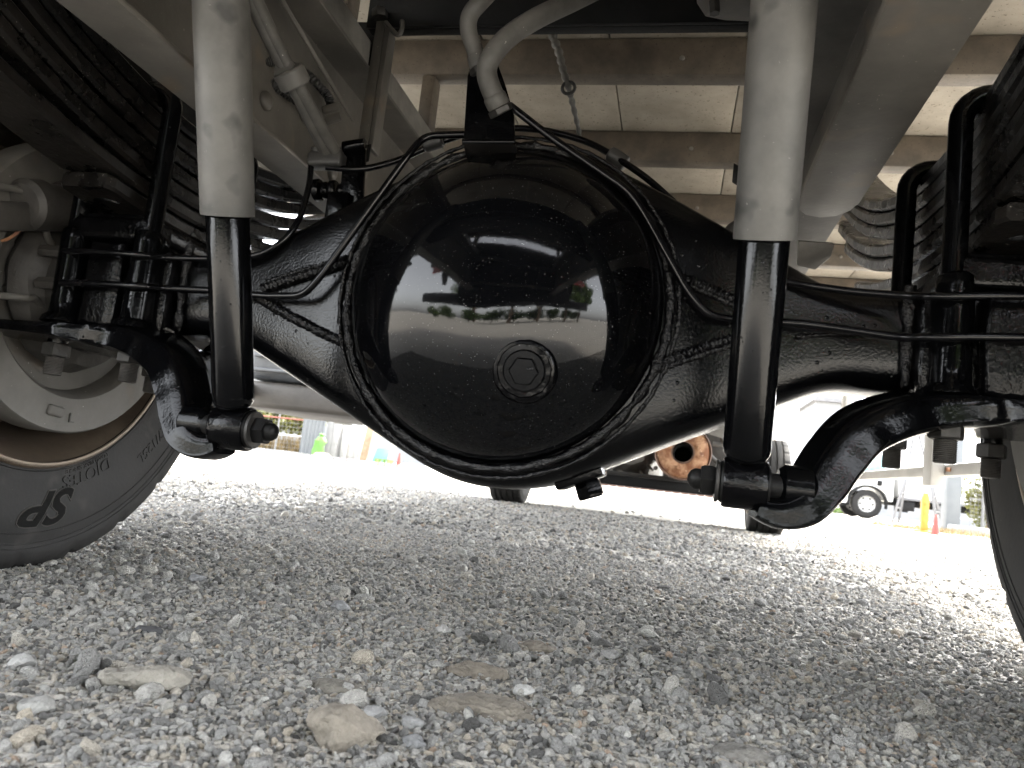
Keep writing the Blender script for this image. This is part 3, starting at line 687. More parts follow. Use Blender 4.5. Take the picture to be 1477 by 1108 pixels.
# rusty pipe run behind the shock
one('exhaust_stay', 'frame', tube(bent([at(1178,62,.35), at(1250,52,.35), at(1262,40,.3)], .03), .008, 10)); one('air_line', 'plast', tube(bent([at(1190,0,.2), at(1225,0,.2), at(1275,25,.2), at(1330,60,.2)], .03), .009, 12))
one('wheel_arch_plate', 'bluegrey', plate([at(1190,66,.75), at(1262,56,.75), at(1240,120,.75), at(1186,160,.75)], (0,.01,0)))
for a, b in (((1160,350),(1205,350)),): 
    one('bump_stop', 'galv', plate([at(1152,348,.12), at(1204,352,.12), at(1198,372,.14), at(1176,390,.16), at(1150,384,.14)], (0,.012,.006)), bevel=.002)
one('link_pipe', 'plast', tube(catmull([at(1045,355,.3), at(1050,335,.3), at(1062,325,.3), at(1090,322,.3)], 8), .008, 10))
one('tail_box', 'frame', box(.13, .30, .78, .98, .62, .71), bevel=.02, seg=3)

# ---- leaf springs, U-bolts, shock mounting arms, shock absorbers
def leaf_pts(i, half, rear_ex=1.):
    z0 = .497+.0235*i; k = .36 if i < 2 else (.5 if i < 4 else .56)
    return z0, k
for s in (-1, 1):
    spring = None
    for i in range(7):
        z0, k = leaf_pts(i, 0); half = [.17,.5,.62,.70,.78,.86,.9][i]; t = .0195
        V = []; Fc = []; ny = 41
        for q in range(ny):
            y = -half+2*half*q/(ny-1); z = z0+k*y*y*(1-.12*abs(y)); sl = 2*k*y; nl = math.hypot(1, sl)
            e = 1 if abs(y) < half*.96 else .82
            for (a, b) in ((-.04,.004),(-.036,0),(.036,0),(.04,.004),(.04,t-.004),(.036,t),(-.036,t),(-.04,t-.004)):
                V.append((s*.546+a*e, y-sl/nl*b, z+b/nl))
        for q in range(ny-1):
            for j in range(8): Fc.append((q*8+j, q*8+(j+1) % 8, (q+1)*8+(j+1) % 8, (q+1)*8+j))
        Fc += [tuple(range(8)), tuple((ny-1)*8+j for j in range(8))]
        o = one('leaf_spring' if spring is None else 'leaf', 'leaf', (V, Fc), spring or truck, angle=35)
        if spring is None: spring = o
    # seat between spring and axle
    st = MB(); st.add(*box(*sorted((s*.495, s*.598)), -.105, .105, .4955, .4722)); st.add(*box(*sorted((s*.505, s*.59)), -.075, .075, .4715, .40))
    part(st, 'spring_seat', 'blackrough', spring, bevel=.006)
    for y in (-.10, .10):
        xi, xo = .490, .606; zt = .672; cr = .03; P = [(s*xi, y, .305), (s*xi, y, .36), (s*xi, y, zt-cr)]
        P += [(s*(xi+cr-cr*math.cos(a)), y, zt-cr+cr*math.sin(a)) for a in np.linspace(.2, PI/2, 6)]
        P += [(s*(xo-cr+cr*math.sin(a)), y, zt-cr+cr*math.cos(a)) for a in np.linspace(0, PI/2-.2, 6)]
        P += [(s*xo, y, zt-cr), (s*xo, y, .36), (s*xo, y, .305)]
        ub = one('u_bolt', 'black', tube(P, .0125, 16), spring, angle=80)
        for x in (xi, xo):
            one('u_bolt_nut', 'bolt', hexa((s*x, y, .3115), (s*x, y, .2935), .0178, .1), ub)
            tv, tf = lathe([(.0105+.0012*(k % 2), .001*k) for k in range(24)]+[(.009,.0245)], (s*x, y, .293), (0,0,-1), 16)
            one('bolt_thread', 'threads', (tv, tf), ub, angle=20)
    # cast columns the U-bolts run through
    for y, x, r_ in ((-.10,.492,.0195),(-.10,.604,.0195),(.10,.492,.019),(.10,.604,.019)):
        cv, cf = lathe([(r_*.8,.0),(r_*1.45,.002),(r_*1.35,.009),(r_*1.02,.014),(r_,.03),(r_,.116),(r_*.95,.129),(r_*.75,.133)], (s*x, y, .338), (0,0,1), 28)
        one('seat_column', 'black', (wob(cv, .0012, 50, x), cf), spring, angle=50)
    # seat casting behind the columns
    cv = MB(); cv.add(*box(*sorted((s*.464, s*.645)), -.088, -.05, .338, .454))
    cv.add(*box(*sorted((s*.52, s*.575)), -.112, -.0885, .338, .454))
    cv.add(*box(*sorted((s*.482, s*.612)), -.112, -.065, .455, .490))
    me = part(cv, 'seat_casting', 'blackrough', spring, bevel=.008, seg=3)
    bm = bmesh.new(); bm.from_mesh(me.data); bmesh.ops.subdivide_edges(bm, edges=bm.edges, cuts=3, use_grid_fill=True)
    for v in bm.verts: v.co += mnoise.noise_vector(v.co*60)*.0026
    bm.to_mesh(me.data); bm.free()
    cv2 = lathe([(.024,0),(.026,.004),(.02,.03),(.014,.036)], (s*.546,-.112,.505), (0,-.2,1), 20); one('seat_lug', 'blackrough', (wob(cv2[0], .004, 80, s), cv2[1]), spring)
    # mounting arm: plate under the axle that sweeps in and down to the shock pin
    pth = [(.765,-.06,.320),(.69,-.045,.324),(.605,-.035,.325),(.54,-.04,.324),(.485,-.055,.320),(.44,-.088,.308),(.402,-.115,.286),(.378,-.13,.255),(.362,-.14,.228),(.345,-.15,.207),(.322,-.155,.199),(.300,-.158,.203)]
    wid = [.2,.24,.25,.25,.19,.11,.08,.07,.066,.06,.052,.04]; thk = [.010,.017,.022,.026,.034,.044,.048,.048,.046,.040,.032,.022]
    Pp = catmull(pth, 6); nP = len(Pp); V = []; Fc = []; ns = 20
    for i, p in enumerate(Pp):
        f = i/(nP-1)*(len(pth)-1); a = min(int(f), len(pth)-2); g = f-a; w = wid[a]*(1-g)+wid[a+1]*g; th_ = thk[a]*(1-g)+thk[a+1]*g
        tg = (Pp[min(i+1,nP-1)]-Pp[max(i-1,0)]).normalized(); bi = Vector((0,1,0)); bi = (bi-tg*bi.dot(tg)).normalized(); nn = tg.cross(bi)
        if nn.z < 0 and i < 20: nn = -nn
        if i and nn.dot(last) < 0: nn = -nn
        last = nn
        for j in range(ns):
            t = 2*PI*j/ns; ct, sn = math.cos(t), math.sin(t)
            u = math.copysign(abs(ct)**.5, ct)*w/2; v = math.copysign(abs(sn)**.5, sn)*th_/2
            v += .010*max(0, 1-abs(u)/(w*.30))*(1 if sn > 0 else 0)*(1 if a > 1 else .4)      # raised spine
            if sn < -.5: u *= 1.10                                                              # flange lip along the lower edge
            q = p+bi*u+nn*v; V.append((s*q.x, q.y, q.z))
    for i in range(nP-1):
        for j in range(ns): Fc.append((i*ns+j, i*ns+(j+1) % ns, (i+1)*ns+(j+1) % ns, (i+1)*ns+j))
    Fc += [tuple(range(ns)), tuple((nP-1)*ns+j for j in range(ns))]
    arm = one('shock_mount_arm', 'black', (V, Fc), angle=50)
    yp, zp = -.163, .224
    one('arm_eye', 'black', lathe([(.02,0),(.024,.004),(.024,.03),(.019,.036)], (s*.356, yp+.008, zp), (-s,0,0), 28), arm)
    pin = one('shock_pin', 'blackmatt', cyl((s*.345,yp,zp), (s*.245,yp,zp), .0135, 20, .002), arm)
    # shock absorber
    A = Vector((s*.287, yp, zp)); B = Vector((s*.272, -.365, .76)); ax = (B-A).normalized()
    body = one('shock_absorber', 'shock', lathe([(.0165,.026),(.0205,.029),(.0232,.034),(.0236,.04),(.0232,.045),(.0232,.27),(.02,.275)], A, ax, 40), truck, angle=40)
    one('dust_cover', 'dust', lathe([(.0250,.2435),(.0282,.243),(.0285,.246),(.0282,.62),(.02,.625)], A, ax, 48, capa=True), body)
    ev, ef = lathe([(.0145,-.022),(.024,-.0215),(.0258,-.019),(.0258,.019),(.024,.0215),(.0145,.022)], A, (1,0,0), 32)
    eye = one('shock_eye', 'blackrough', (ev, ef), body)
    one('bushing', 'blackmatt', lathe([(.0135,-.0245),(.020,-.024),(.0215,-.022),(.0215,.022),(.020,.024),(.0135,.0245)], A, (1,0,0), 28), body)
    one('washer', 'bolt', cyl(A+Vector((-s*.0248,0,0)), A+Vector((-s*.0285,0,0)), .0215, 28, .0006), pin)
    one('pin_nut', 'blackmatt', hexa(A+Vector((-s*.0287,0,0)), A+Vector((-s*.043,0,0)), .0165, .2), pin)
    one('pin_tip', 'blackmatt', lathe([(.0105,0),(.0105,.006),(.008,.010),(.003,.013)], A+Vector((-s*.043,0,0)), (-s,0,0), 16), pin)

# ---- wheels
TY = [(-.108,.262),(-.112,.268),(-.1135,.285),(-.1165,.31),(-.1175,.335),(-.1155,.352),(-.113,.362),(-.112,.368),(-.1125,.374),(-.1105,.384),(-.106,.396),(-.100,.4015),(-.094,.4035)]
TY = [(a, .262+(b-.262)*1.115) for a, b in TY]
def tyre_prof():
    pr = list(TY)
    for g in (-.062,-.021,.021,.062):
        cr = .4215+.0015*(1-abs(g)/.1)
        pr += [(g-.0065,cr),(g-.005,cr-.011),(g+.005,cr-.011),(g+.0065,cr)]
    pr += [(-a,b) for a,b in reversed(TY)]
    return pr
def side_x(r):
    a = [p[1] for p in TY]; b = [p[0] for p in TY]; return float(np.interp(r, a, b))
def make_tyre(name, mat, sc=1., wsc=1., seg=216):
    pr = tyre_prof(); nT = len(pr); lug = {9,10,11,12,13, nT-14, nT-13, nT-12, nT-11, nT-10}
    def fn(j, k, t, r):
        r *= sc
        if j in lug and (k % 9) == 0: return r-.007
        return r
    v, f = lathe([(b, a*wsc) for a, b in pr], (0,0,0), (1,0,0), seg, fn=fn, capa=False, capb=False)
    # inner tube wall closes the ring
    nn = len(pr); f = list(f)+[((nn-1)*seg+k, (nn-1)*seg+(k+1) % seg, (k+1) % seg, k) for k in range(seg)]
    return mesh(v, f)
tyre_me = make_tyre('t', 'rubber'); bm = bmesh.new(); bm.from_mesh(tyre_me); bmesh.ops.recalc_face_normals(bm, faces=bm.faces); bm.to_mesh(tyre_me); bm.free(); tyre_me.materials.append(M['rubber'])
RIM = [(.262,-.113),(.2655,-.116),(.268,-.113),(.2655,-.108),(.262,-.10),(.258,-.09),(.243,-.075),(.236,-.05),(.232,.0),(.232,.05),(.245,.08),(.258,.098),(.262,.108),(.268,.113),(.266,.116)]
RIMIN = [(.258,-.113),(.2535,-.104),(.236,-.08),(.229,-.05),(.224,.0),(.224,.05),(.2,.065),(.15,.09),(.09,.098),(.03,.098)]
def text_on_tyre(s, size, r0, phi0, mat, parent, shear=0., h=.0012, stretch=1., name='lettering', cx=0., sgn=1, off=0.):
    cu = bpy.data.curves.new('txt', 'FONT'); cu.body = s; cu.size = size; cu.extrude = .0; cu.shear = shear; cu.resolution_u = 4; cu.offset = off
    to = bpy.data.objects.new('txt', cu); COL.objects.link(to); dg = bpy.context.evaluated_depsgraph_get()
    me = bpy.data.meshes.new_from_object(to.evaluated_get(dg)); bpy.data.objects.remove(to)
    bm = bmesh.new(); bm.from_mesh(me); bmesh.ops.triangulate(bm, faces=bm.faces)
    bmesh.ops.subdivide_edges(bm, edges=[e for e in bm.edges if e.calc_length() > .008], cuts=2)
    ret = bmesh.ops.extrude_face_region(bm, geom=bm.faces[:])
    top = {v for v in ret['geom'] if isinstance(v, bmesh.types.BMVert)}
    for v in bm.verts:
        u, w = v.co.x*stretch, v.co.y; r = r0+w; ph = R(phi0)+u/(r0+size*.35); x = -sgn*side_x(r)
        x += sgn*(h if v in top else -.002)
        v.co = Vector((cx+x, r*math.sin(ph), r*math.cos(ph)))
    bmesh.ops.recalc_face_normals(bm, faces=bm.faces); bm.to_mesh(me); bm.free()
    o = link(name, me, M[mat], parent, True, 30); return o
def make_wheel(x, s, y=0., z=.4035, inner=True, full=True, me=tyre_me, k=1.):
    wheel = one('wheel', 'rim', lathe(RIM, (0,0,0), (s,0,0), 96, capa=False, capb=False), angle=30)
    one('wheel_disc', 'rim', lathe(RIMIN, (0,0,0), (s,0,0), 96, capa=False), wheel, angle=40)
    if full: one('rim_lip', 'rimlip', tube([(-s*.1155, .2615*math.cos(2*PI*q/96), .2615*math.sin(2*PI*q/96)) for q in range(96)], .0028, 8, closed=True), wheel)
    ty = bpy.data.objects.new('tyre', me); COL.objects.link(ty); ty.parent = wheel
    if s > 0 and False: ty.rotation_euler.z = PI
    wheel.location = (x, y, z)
    return wheel, ty
wheelL, tyL = make_wheel(-.808, -1); wheelR, tyR = make_wheel(.806, 1)
tyre_me.polygons.foreach_set('use_smooth', [True]*len(tyre_me.polygons)); tyre_me.set_sharp_from_angle(angle=R(40))
for x, s in ((-1.075, 1), (1.075, -1)): make_wheel(x, s, full=False)
for x, s in ((-.815, -1), (.79, 1)):
    w, t_ = make_wheel(x, s, y=4.04, z=.288, full=False); w.scale = (.92, .685, .685)
# raised lettering on the inner sidewall (faces the axle)
text_on_tyre('SP', .070, .3035, 165.5, 'rubberedge', tyL, .5, .0009, 1.22, off=.0034)
text_on_tyre('SP', .070, .3035, 165.5, 'rubberprint', tyL, .5, .0016, 1.22, off=.0016)
text_on_tyre('DJOTES', .0275, .283, 150, 'rubber', tyL, .1, .0014, 1.1)
text_on_tyre('LOAD MAX SINGLE', .0095, .2735, 150, 'rubber', tyL, 0, .0009, 1.1)
text_on_tyre('127/125L', .024, .318, 122, 'rubber', tyL, .1, .0012, 1.1)
for r_ in (.2715, .362, .378, .385):
    one('sidewall_ring', 'rubber', tube([(-side_x(r_)+.0002, r_*math.cos(2*PI*q/160), r_*math.sin(2*PI*q/160)) for q in range(160)], .0011, 6, closed=True), tyL)
    one('sidewall_ring', 'rubber', tube([(side_x(r_)-.0002, r_*math.cos(2*PI*q/160), r_*math.sin(2*PI*q/160)) for q in range(160)], .0011, 6, closed=True), tyR)

# ---- brakes
for s in (-1, 1):
    bp = one('brake_plate', 'drum', lathe([(.214,.04),(.214,.0),(.211,-.004),(.162,-.006),(.156,.0),(.15,.022),(.12,.03),(.075,.03),(.07,.012),(.06,.01)], (s*.668,0,.405), (s,0,0), 80, capa=False), angle=40)
    for k in range(10):
        a = 2*PI*(k+.35)/10
        one('brake_bolt', 'cast', hexa((s*.698, .105*math.cos(a), .405+.105*math.sin(a)), (s*.668, .105*math.cos(a), .405+.105*math.sin(a)), .0125), bp)
    for a in (R(-97), R(83)):
        c = Vector((s*.6625, .184*math.cos(a), .405+.184*math.sin(a))); tgt = Vector((0,-math.sin(a),math.cos(a))); rad = Vector((0,math.cos(a),math.sin(a)))
        one('inspection_plug', 'drum', obox(c, tgt*.0145, rad*.008, Vector((s*.004,0,0))), bp, bevel=.0035, seg=3)
    if s < 0:
        cu = bpy.data.curves.new('txt', 'FONT'); cu.body = 'L'; cu.size = .024; cu.extrude = .0006
        to = bpy.data.objects.new('txt', cu); COL.objects.link(to); dg = bpy.context.evaluated_depsgraph_get()
        me = bpy.data.meshes.new_from_object(to.evaluated_get(dg)); bpy.data.objects.remove(to)
        for v in me.vertices: x_, y_, z_ = v.co; v.co = (-.6615+z_, .004+x_, .405-.197+y_*.85)
        link('stamped_letter', me, M['cast'], bp, False)
    # spider, wheel cylinders and lever
    sp = lathe([(.118,.0),(.122,-.008),(.112,-.03),(.092,-.038),(.082,-.05),(.07,-.06)], (s*.69,0,.405), (s,0,0), 56, capb=False)
    one('brake_spider', 'cast', (wob(sp[0], .004, 28), sp[1]), bp)
    for (yy, zz, r_) in ((-.11,.5,.034),(.11,.5,.034)):
        one('wheel_cylinder', 'cast', lathe([(r_*.8,-.05),(r_,-.044),(r_,-.02),(r_*.85,-.016),(r_*.85,.016),(r_,.02),(r_,.044),(r_*.8,.05)], (s*.645,yy,zz), (0,1,.35), 28), bp)
    one('brake_lever', 'cast', obox((s*.64,-.15,.47), (s*.006,0,0), (0,.06,.02), (0,-.006,.018)), bp, bevel=.004)
    one('axle_flange', 'cast', lathe([(.085,0),(.092,.006),(.092,.03),(.085,.036)], (s*.63,0,.405), (s,0,0), 48), bp)
    for (z1, z2) in ((.50,.46),(.36,.37)):
        one('wheel_line', 'drum', tube(catmull([(s*.66,-.08,z2-.01), (s*.65,-.105,z2), (s*.635,-.13,(z1+z2)/2), (s*.645,-.16,z1), (s*.65,-.21,z1-.01)], 8), .0048, 10), bp)
one('sensor_wire', 'rust', tube(catmull([at(-20,348,-.16), at(5,347,-.16), at(22,338,-.16), at(33,326,-.155)], 8), .0022, 8))

# ---- running gear ahead of the axle
# fuel tank, with pressed ribs and a lower skirt
ft = MB(); ft.add(*box(-1.13, -.44, 1.22, 1.85, .405, .80)); tank = part(ft, 'fuel_tank', 'tank', bevel=.03, seg=4)
for z in (.43, .475, .52, .6): one('tank_rib', 'tank', box(-1.10, -.47, 1.203, 1.2185, z, z+.012), tank, bevel=.004)
one('tank_skirt', 'tankbrown', box(-1.2, -.36, 1.23, 1.82, .318, .402), tank, bevel=.016, seg=3)
one('tank_strap', 'galv', box(-1.14, -.43, 1.5, 1.54, .80, .806), tank)
one('step_bar', 'bluegrey', box(-1.18, -.45, 2.42, 2.48, .345, .385), bevel=.008)
# muffler with its open tail pipe
mc = at(985,652,2.55); md = Vector((.02,1,.02))
mf = one('muffler', 'rustdark', lathe([(.118,.006),(.124,.0),(.126,.012),(.12,.016),(.118,.5),(.1,.52)], mc, md, 56, capa=False))
ring_ = lathe([(.052,-.004),(.06,-.006),(.10,-.004),(.112,.002),(.119,.012)], mc, md, 56, capa=False, capb=False)
one('muffler_end', 'rust', (wob(ring_[0], .003, 30), ring_[1]), mf)
one('tail_pipe', 'rustdark', lathe([(.044,.05),(.044,.01),(.046,-.004),(.0525,-.004),(.0535,.004),(.0535,.06)], mc+Vector((0,-.0,0)), Vector((.02,1,.02)), 40, capa=False, capb=False), mf)
one('pipe_bore', 'soot', lathe([(.043,.0),(.041,.003),(.039,.2),(.001,.2)], mc+Vector((.003,-.006,-.009)), Vector((.0,1,.0)), 36, capa=False), mf)
for a in (20, 140, 260): one('end_stud', 'rust', hexa(mc+Vector((.072*math.cos(R(a)),-.002,.072*math.sin(R(a)))), mc+Vector((.072*math.cos(R(a)),-.018,.072*math.sin(R(a)))), .009), mf)
one('muffler_strap', 'galv', plate([at(1048,582,2.5), at(1062,582,2.5), at(1042,632,2.5), at(1018,625,2.5)], (0,.01,0)), mf)
# gearbox and engine
gb = MB(); gc = at(905,660,2.9)
gv, gf = lathe([(.05,-.1),(.10,-.09),(.12,-.05),(.13,0),(.15,.02),(.15,.05),(.14,.06),(.15,.3),(.19,.42),(.21,.5),(.21,.55)], (gc.x,2.95,gc.z+.06), (0,1,0), 40, fn=lambda j,k,t,r: r*(1+.07*math.sin(5*t)+.05*math.sin(9*t+j)))
gbo = one('gearbox', 'alu', (wob(gv, .012, 14), gf), angle=30)
for k in range(9):
    a = R(200+k*20); one('casing_rib', 'alu', obox((gc.x+.15*math.cos(a), 3.05, gc.z+.06+.15*math.sin(a)), (.02*math.cos(a),0,.02*math.sin(a)), (0,.11,0), (-.006*math.sin(a),0,.006*math.cos(a))), gbo, bevel=.004)
    one('casing_bolt', 'alu', hexa((gc.x+.17*math.cos(a+.1), 2.97, gc.z+.06+.17*math.sin(a+.1)), (gc.x+.17*math.cos(a+.1), 2.94, gc.z+.06+.17*math.sin(a+.1)), .012), gbo)
one('engine', 'alu', box(-.25, .45, 3.6, 4.6, .42, 1.0), bevel=.05, seg=3); one('oil_sump', 'blackmatt', box(-.15, .3, 3.55, 4.3, .33, .418), bevel=.03, seg=3)
one('selector_cable', 'hose', tube(catmull([at(846,655,2.6), at(858,672,2.6), at(880,676,2.6), at(905,660,2.6), at(912,640,2.6)], 8), .006, 8))
for P in ([at(1028,640,2.6), at(1044,640,2.6), at(1052,620,2.6), at(1055,600,2.6)], [at(1040,600,2.7), at(1040,625,2.7), at(1050,650,2.7), at(1068,670,2.7)], [at(1022,655,2.7), at(1036,668,2.7), at(1054,676,2.7)]):
    one('exhaust_hose', 'hose', tube(catmull(P, 8), .011, 10))
one('engine_mount', 'cast', box(.28, .52, 2.85, 3.0, .33, .62), bevel=.02)
fa = MB(); fa.add(*box(-.66, .66, 3.98, 4.10, .245, .325)); fax = part(fa, 'front_axle_beam', 'cast', bevel=.012)
one('tie_rod', 'cast', cyl((-.66,3.80,.275), (.66,3.80,.275), .020, 16), fax)
one('tie_rod_clamp', 'silver', cyl((.38,3.80,.275), (.45,3.80,.275), .028, 16), fax)
one('under_bar', 'blackmatt', box(-.40, .62, 2.62, 2.68, .196, .242), bevel=.006)
one('under_tray', 'cast', box(-.34, .3, 2.70, 3.1, .243, .262), bevel=.004)
one('propeller_shaft', 'blackmatt', cyl((0,.09,.42), (.0,2.2,.5), .045, 24))
# side guard with hanging stays
sgx = 1.1
for s in (-1, 1):
    g = one('side_guard', 'silver', box(*sorted((s*sgx, s*(sgx+.03))), .9, 3.45, .352, .392), bevel=.006)
    for y in (1.88, 3.30):
        one('guard_stay', 'silver', box(*sorted((s*(sgx-.045), s*(sgx-.002))), y-.045, y+.045, .315, 1.06), g, bevel=.005)
    for y in (1.79, 1.97): one('guard_bolt', 'rust', hexa((s*(sgx-.001),y,.372), (s*(sgx-.012),y,.372), .008), g)

# ================================================================== things around the yard
def leaves(cs, n, size, seed):            # leaf-sized faces through several lobes
    r = np.random.default_rng(seed); V = []; Fc = []
    for (c, rad, w) in cs:
        m = int(n*w)
        for _ in range(m):
            d = r.normal(size=3); d /= np.linalg.norm(d); p = np.array(c)+d*np.array(rad)*r.random()**.45
            a = r.normal(size=3); a /= np.linalg.norm(a); b = np.cross(a, r.normal(size=3)); b /= np.linalg.norm(b)
            s = size*r.uniform(.6, 1.4); k = len(V)
            V += [tuple(p-a*s), tuple(p-b*s*.45), tuple(p+a*s), tuple(p+b*s*.45)]; Fc.append((k, k+1, k+2, k+3))
    return V, Fc
def shrub(c, rad, n, size, mat, label, seed, group=None, nm='shrub', cat='shrub'):
    x, y, z = c; rx, ry, rz = rad; rr = random.Random(seed)
    e = empty(nm, (x, y, 0), label, cat, group)
    lobes = [((rr.uniform(-.5,.5)*rx, rr.uniform(-.5,.5)*ry, z+rr.uniform(-.4,.45)*rz), (rx*rr.uniform(.4,.65), ry*rr.uniform(.4,.65), rz*rr.uniform(.35,.6)), 1/7) for _ in range(7)]
    MB().add(*leaves(lobes, n, size, seed)).build('foliage', M[mat], e, smooth=False)
    st = MB()
    for k in range(5):
        a = rr.uniform(0, 6.28); st.add(*tube([(0,0,0), (.15*rx*math.cos(a), .15*ry*math.sin(a), z*.6), (.55*rx*math.cos(a), .5*ry*math.sin(a), z+.5*rz)], lambda i, t: .02*(1.1-t), 6))
    st.build('stem', M['bark'], e)
    return e
def tree(x, y, h, rad, n, size, mat, label, seed, group=None):
    rr = random.Random(seed); e = empty('tree', (x, y, 0), label, 'tree', group); tk = MB()
    tk.add(*tube(catmull([(0,0,-.1), (.05,.02,h*.25), (-.04,.05,h*.5), (.02,0,h*.8)], 6), lambda i, t: h*.03*(1.15-t), 10))
    lobes = []
    for k in range(13):
        a = rr.uniform(0, 6.28); q = rr.uniform(.1, .8)*rad; zz = h*rr.uniform(.42, .95); c = (q*math.cos(a), q*math.sin(a), zz)
        lobes.append((c, (rad*rr.uniform(.28,.45),)*2+(h*rr.uniform(.09,.16),), 1/13))
        tk.add(*tube([(0,0,zz*.55), (c[0]*.5, c[1]*.5, zz*.8), c], lambda i, t: h*.012*(1.1-t), 6))
    tk.build('trunk', M['bark'], e); MB().add(*leaves(lobes, n, size, seed)).build('crown', M[mat], e, smooth=False)
    return e

# ---- parked delivery truck side on, its nose to the brown wall
dt = empty('delivery_truck', (5.05, 20.9, 0), 'white delivery truck with pale box body and round silver wheels parked side on', 'truck')
def dpart(nm, mat, vf, parent=None, **k): return MB().add(*vf).build(nm, M[mat], parent or dt, **k)
cabp = [(-.72,.33),(-.76,.55),(-.70,1.0),(-.42,1.72),(-.28,1.80),(.52,1.82),(.60,1.70),(.60,.48),(.47,.48),(.44,.62),(.30,.76),(.12,.82),(-.12,.82),(-.30,.76),(-.44,.62),(-.47,.33)]
dc = dpart('cab', 'white', prism(cabp, -.9, .85), bevel=.035, seg=3)
dpart('door_window', 'glasst', prism([(-.33,1.06),(-.14,1.60),(.36,1.60),(.36,1.06)], -.925, -.89), dc, bevel=.012)
dpart('window_frame', 'white', prism([(-.47,.98),(-.22,1.67),(-.18,1.67),(-.42,.98)], -.93, -.88), dc)
dpart('door_handle', 'blackmatt', box(.20,.32,-.93,-.895,.84,.98), dc, bevel=.008)
dpart('windscreen', 'glass', prism([(-.705,1.02),(-.45,1.68),(-.44,1.66),(-.69,1.0)], -.8, .75), dc)
dpart('wheel_arch', 'blackmatt', (lambda pr: prism(pr+[(a*.9, .36+(b-.36)*.9) for a, b in reversed(pr)], -.94, -.82))([(.47*math.cos(R(a)), .36+.47*math.sin(R(a))) for a in range(-10, 191, 10)]), dc)
dpart('side_lamp', 'orange', box(-.74,-.62,-.92,-.88,.42,.48), dc, bevel=.008)
dpart('front_bumper', 'blackmatt', box(-.80,-.46,-.88,.84,.26,.40), bevel=.03)
mi = dpart('mirror', 'blackmatt', box(-.52,-.44,-1.12,-1.02,1.15,1.5), dc, bevel=.02); dpart('mirror_arm', 'blackmatt', tube([(-.46,-.9,1.05),(-.5,-1.05,1.1),(-.5,-1.07,1.2)], .012, 8), mi)
bx_ = dpart('cargo_box', 'whitepanel', box(.78, 5.6, -.98, .95, .62, 2.75), bevel=.02)
for x in (1.95, 3.15, 4.35): dpart('panel_seam', 'silver', box(x, x+.03, -.992, -.981, .66, 2.7), bx_)
dpart('box_rail', 'ladder', box(.76, 5.62, -.995, -.94, .56, .618), bx_, bevel=.008)
for x in (1.12, 1.26): dpart('hinge', 'silver', box(x, x+.06, -1.02, -.993, .68, .78), bx_, bevel=.01)
# sketch of a mark on the box side: a small dark green rounded peak
dpart('box_emblem', 'teal', prism([(1.72,1.72),(1.78,1.86),(1.86,1.80),(1.94,1.90),(2.02,1.82),(2.08,1.74),(2.0,1.74),(1.92,1.80),(1.84,1.73)], -.9862, -.982), bx_)
dpart('chassis', 'blackmatt', box(.62, 5.5, -.55, .55, .40, .60), bevel=.01)
dpart('battery_box', 'blackmatt', box(.72, 1.10, -.9, -.5, .26, .55), bevel=.02); dpart('air_tank', 'wallgrey', cyl((1.65,-.78,.40),(2.15,-.78,.40), .12, 20, .02))
dpart('side_guard', 'silver', box(.95, 3.4, -.93, -.90, .24, .29), bevel=.005); dpart('exhaust', 'cast', cyl((.78,-.7,.46),(1.02,-.7,.46), .1, 20, .02))
for x, y in ((0,-.78),(0,.7),(4.3,-.78),(4.3,.7)):
    w = dpart('wheel', 'rubber', lathe([(.20,-.09),(.24,-.10),(.32,-.105),(.35,-.09),(.36,-.06),(.36,.06),(.35,.09),(.32,.105),(.20,.1)], (x,y,.36), (0,1,0), 40, capa=False, capb=False), angle=40)
    dpart('wheel_rim', 'silver', lathe([(.21,-.1),(.215,-.092),(.2,-.085),(.185,-.05),(.14,-.03),(.12,-.06),(.07,-.075),(.06,-.10),(.03,-.105)], (x,y,.36), (0,1,0), 36, capa=False), w)
    for k in range(6):
        a = k*PI/3; dpart('hand_hole', 'blackmatt', cyl((x+.155*math.cos(a),y-.045,.36+.155*math.sin(a)), (x+.155*math.cos(a),y-.036,.36+.155*math.sin(a)), .024, 12), w)

# ---- folding trestle ladder
tl = empty('step_ladder', (6.6, 18.7, 0), 'white aluminium step ladder standing open in front of the delivery truck', 'ladder')
apx = at(1325, 628, 18.7)
fe = [(1287,753,18.4), (1296,755,19.3), (1352,757,18.4), (1361,758,19.3)]
for i, (a, b, c_) in enumerate(fe):
    p = at(a, b, c_); p.z = 0.0
    top = apx+Vector((-.06 if i < 2 else .06, -.18 if i % 2 == 0 else .18, 0))
    MB().add(*obox((p+top)/2-tl.location, (p-top)/2, Vector((.028,.0,.012)), Vector((0,.02,0)))).build('leg', M['ladder'], tl, bevel=.004)
for s_, (a, b) in ((0,(0,1)), (1,(2,3))):
    for k in range(1, 6):
        t = k/6; pa = at(*fe[a]); pb = at(*fe[b]); pa.z = pb.z = 0
        ta = apx+Vector((-.06 if s_ == 0 else .06, -.18, 0)); tb = apx+Vector((-.06 if s_ == 0 else .06, .18, 0))
        MB().add(*cyl(pa.lerp(ta, t)-tl.location, pb.lerp(tb, t)-tl.location, .018, 10)).build('rung', M['ladder'], tl)
MB().add(*obox(apx-tl.location, (.1,0,0), (0,.2,0), (0,0,.012))).build('top_step', M['ladder'], tl, bevel=.004)

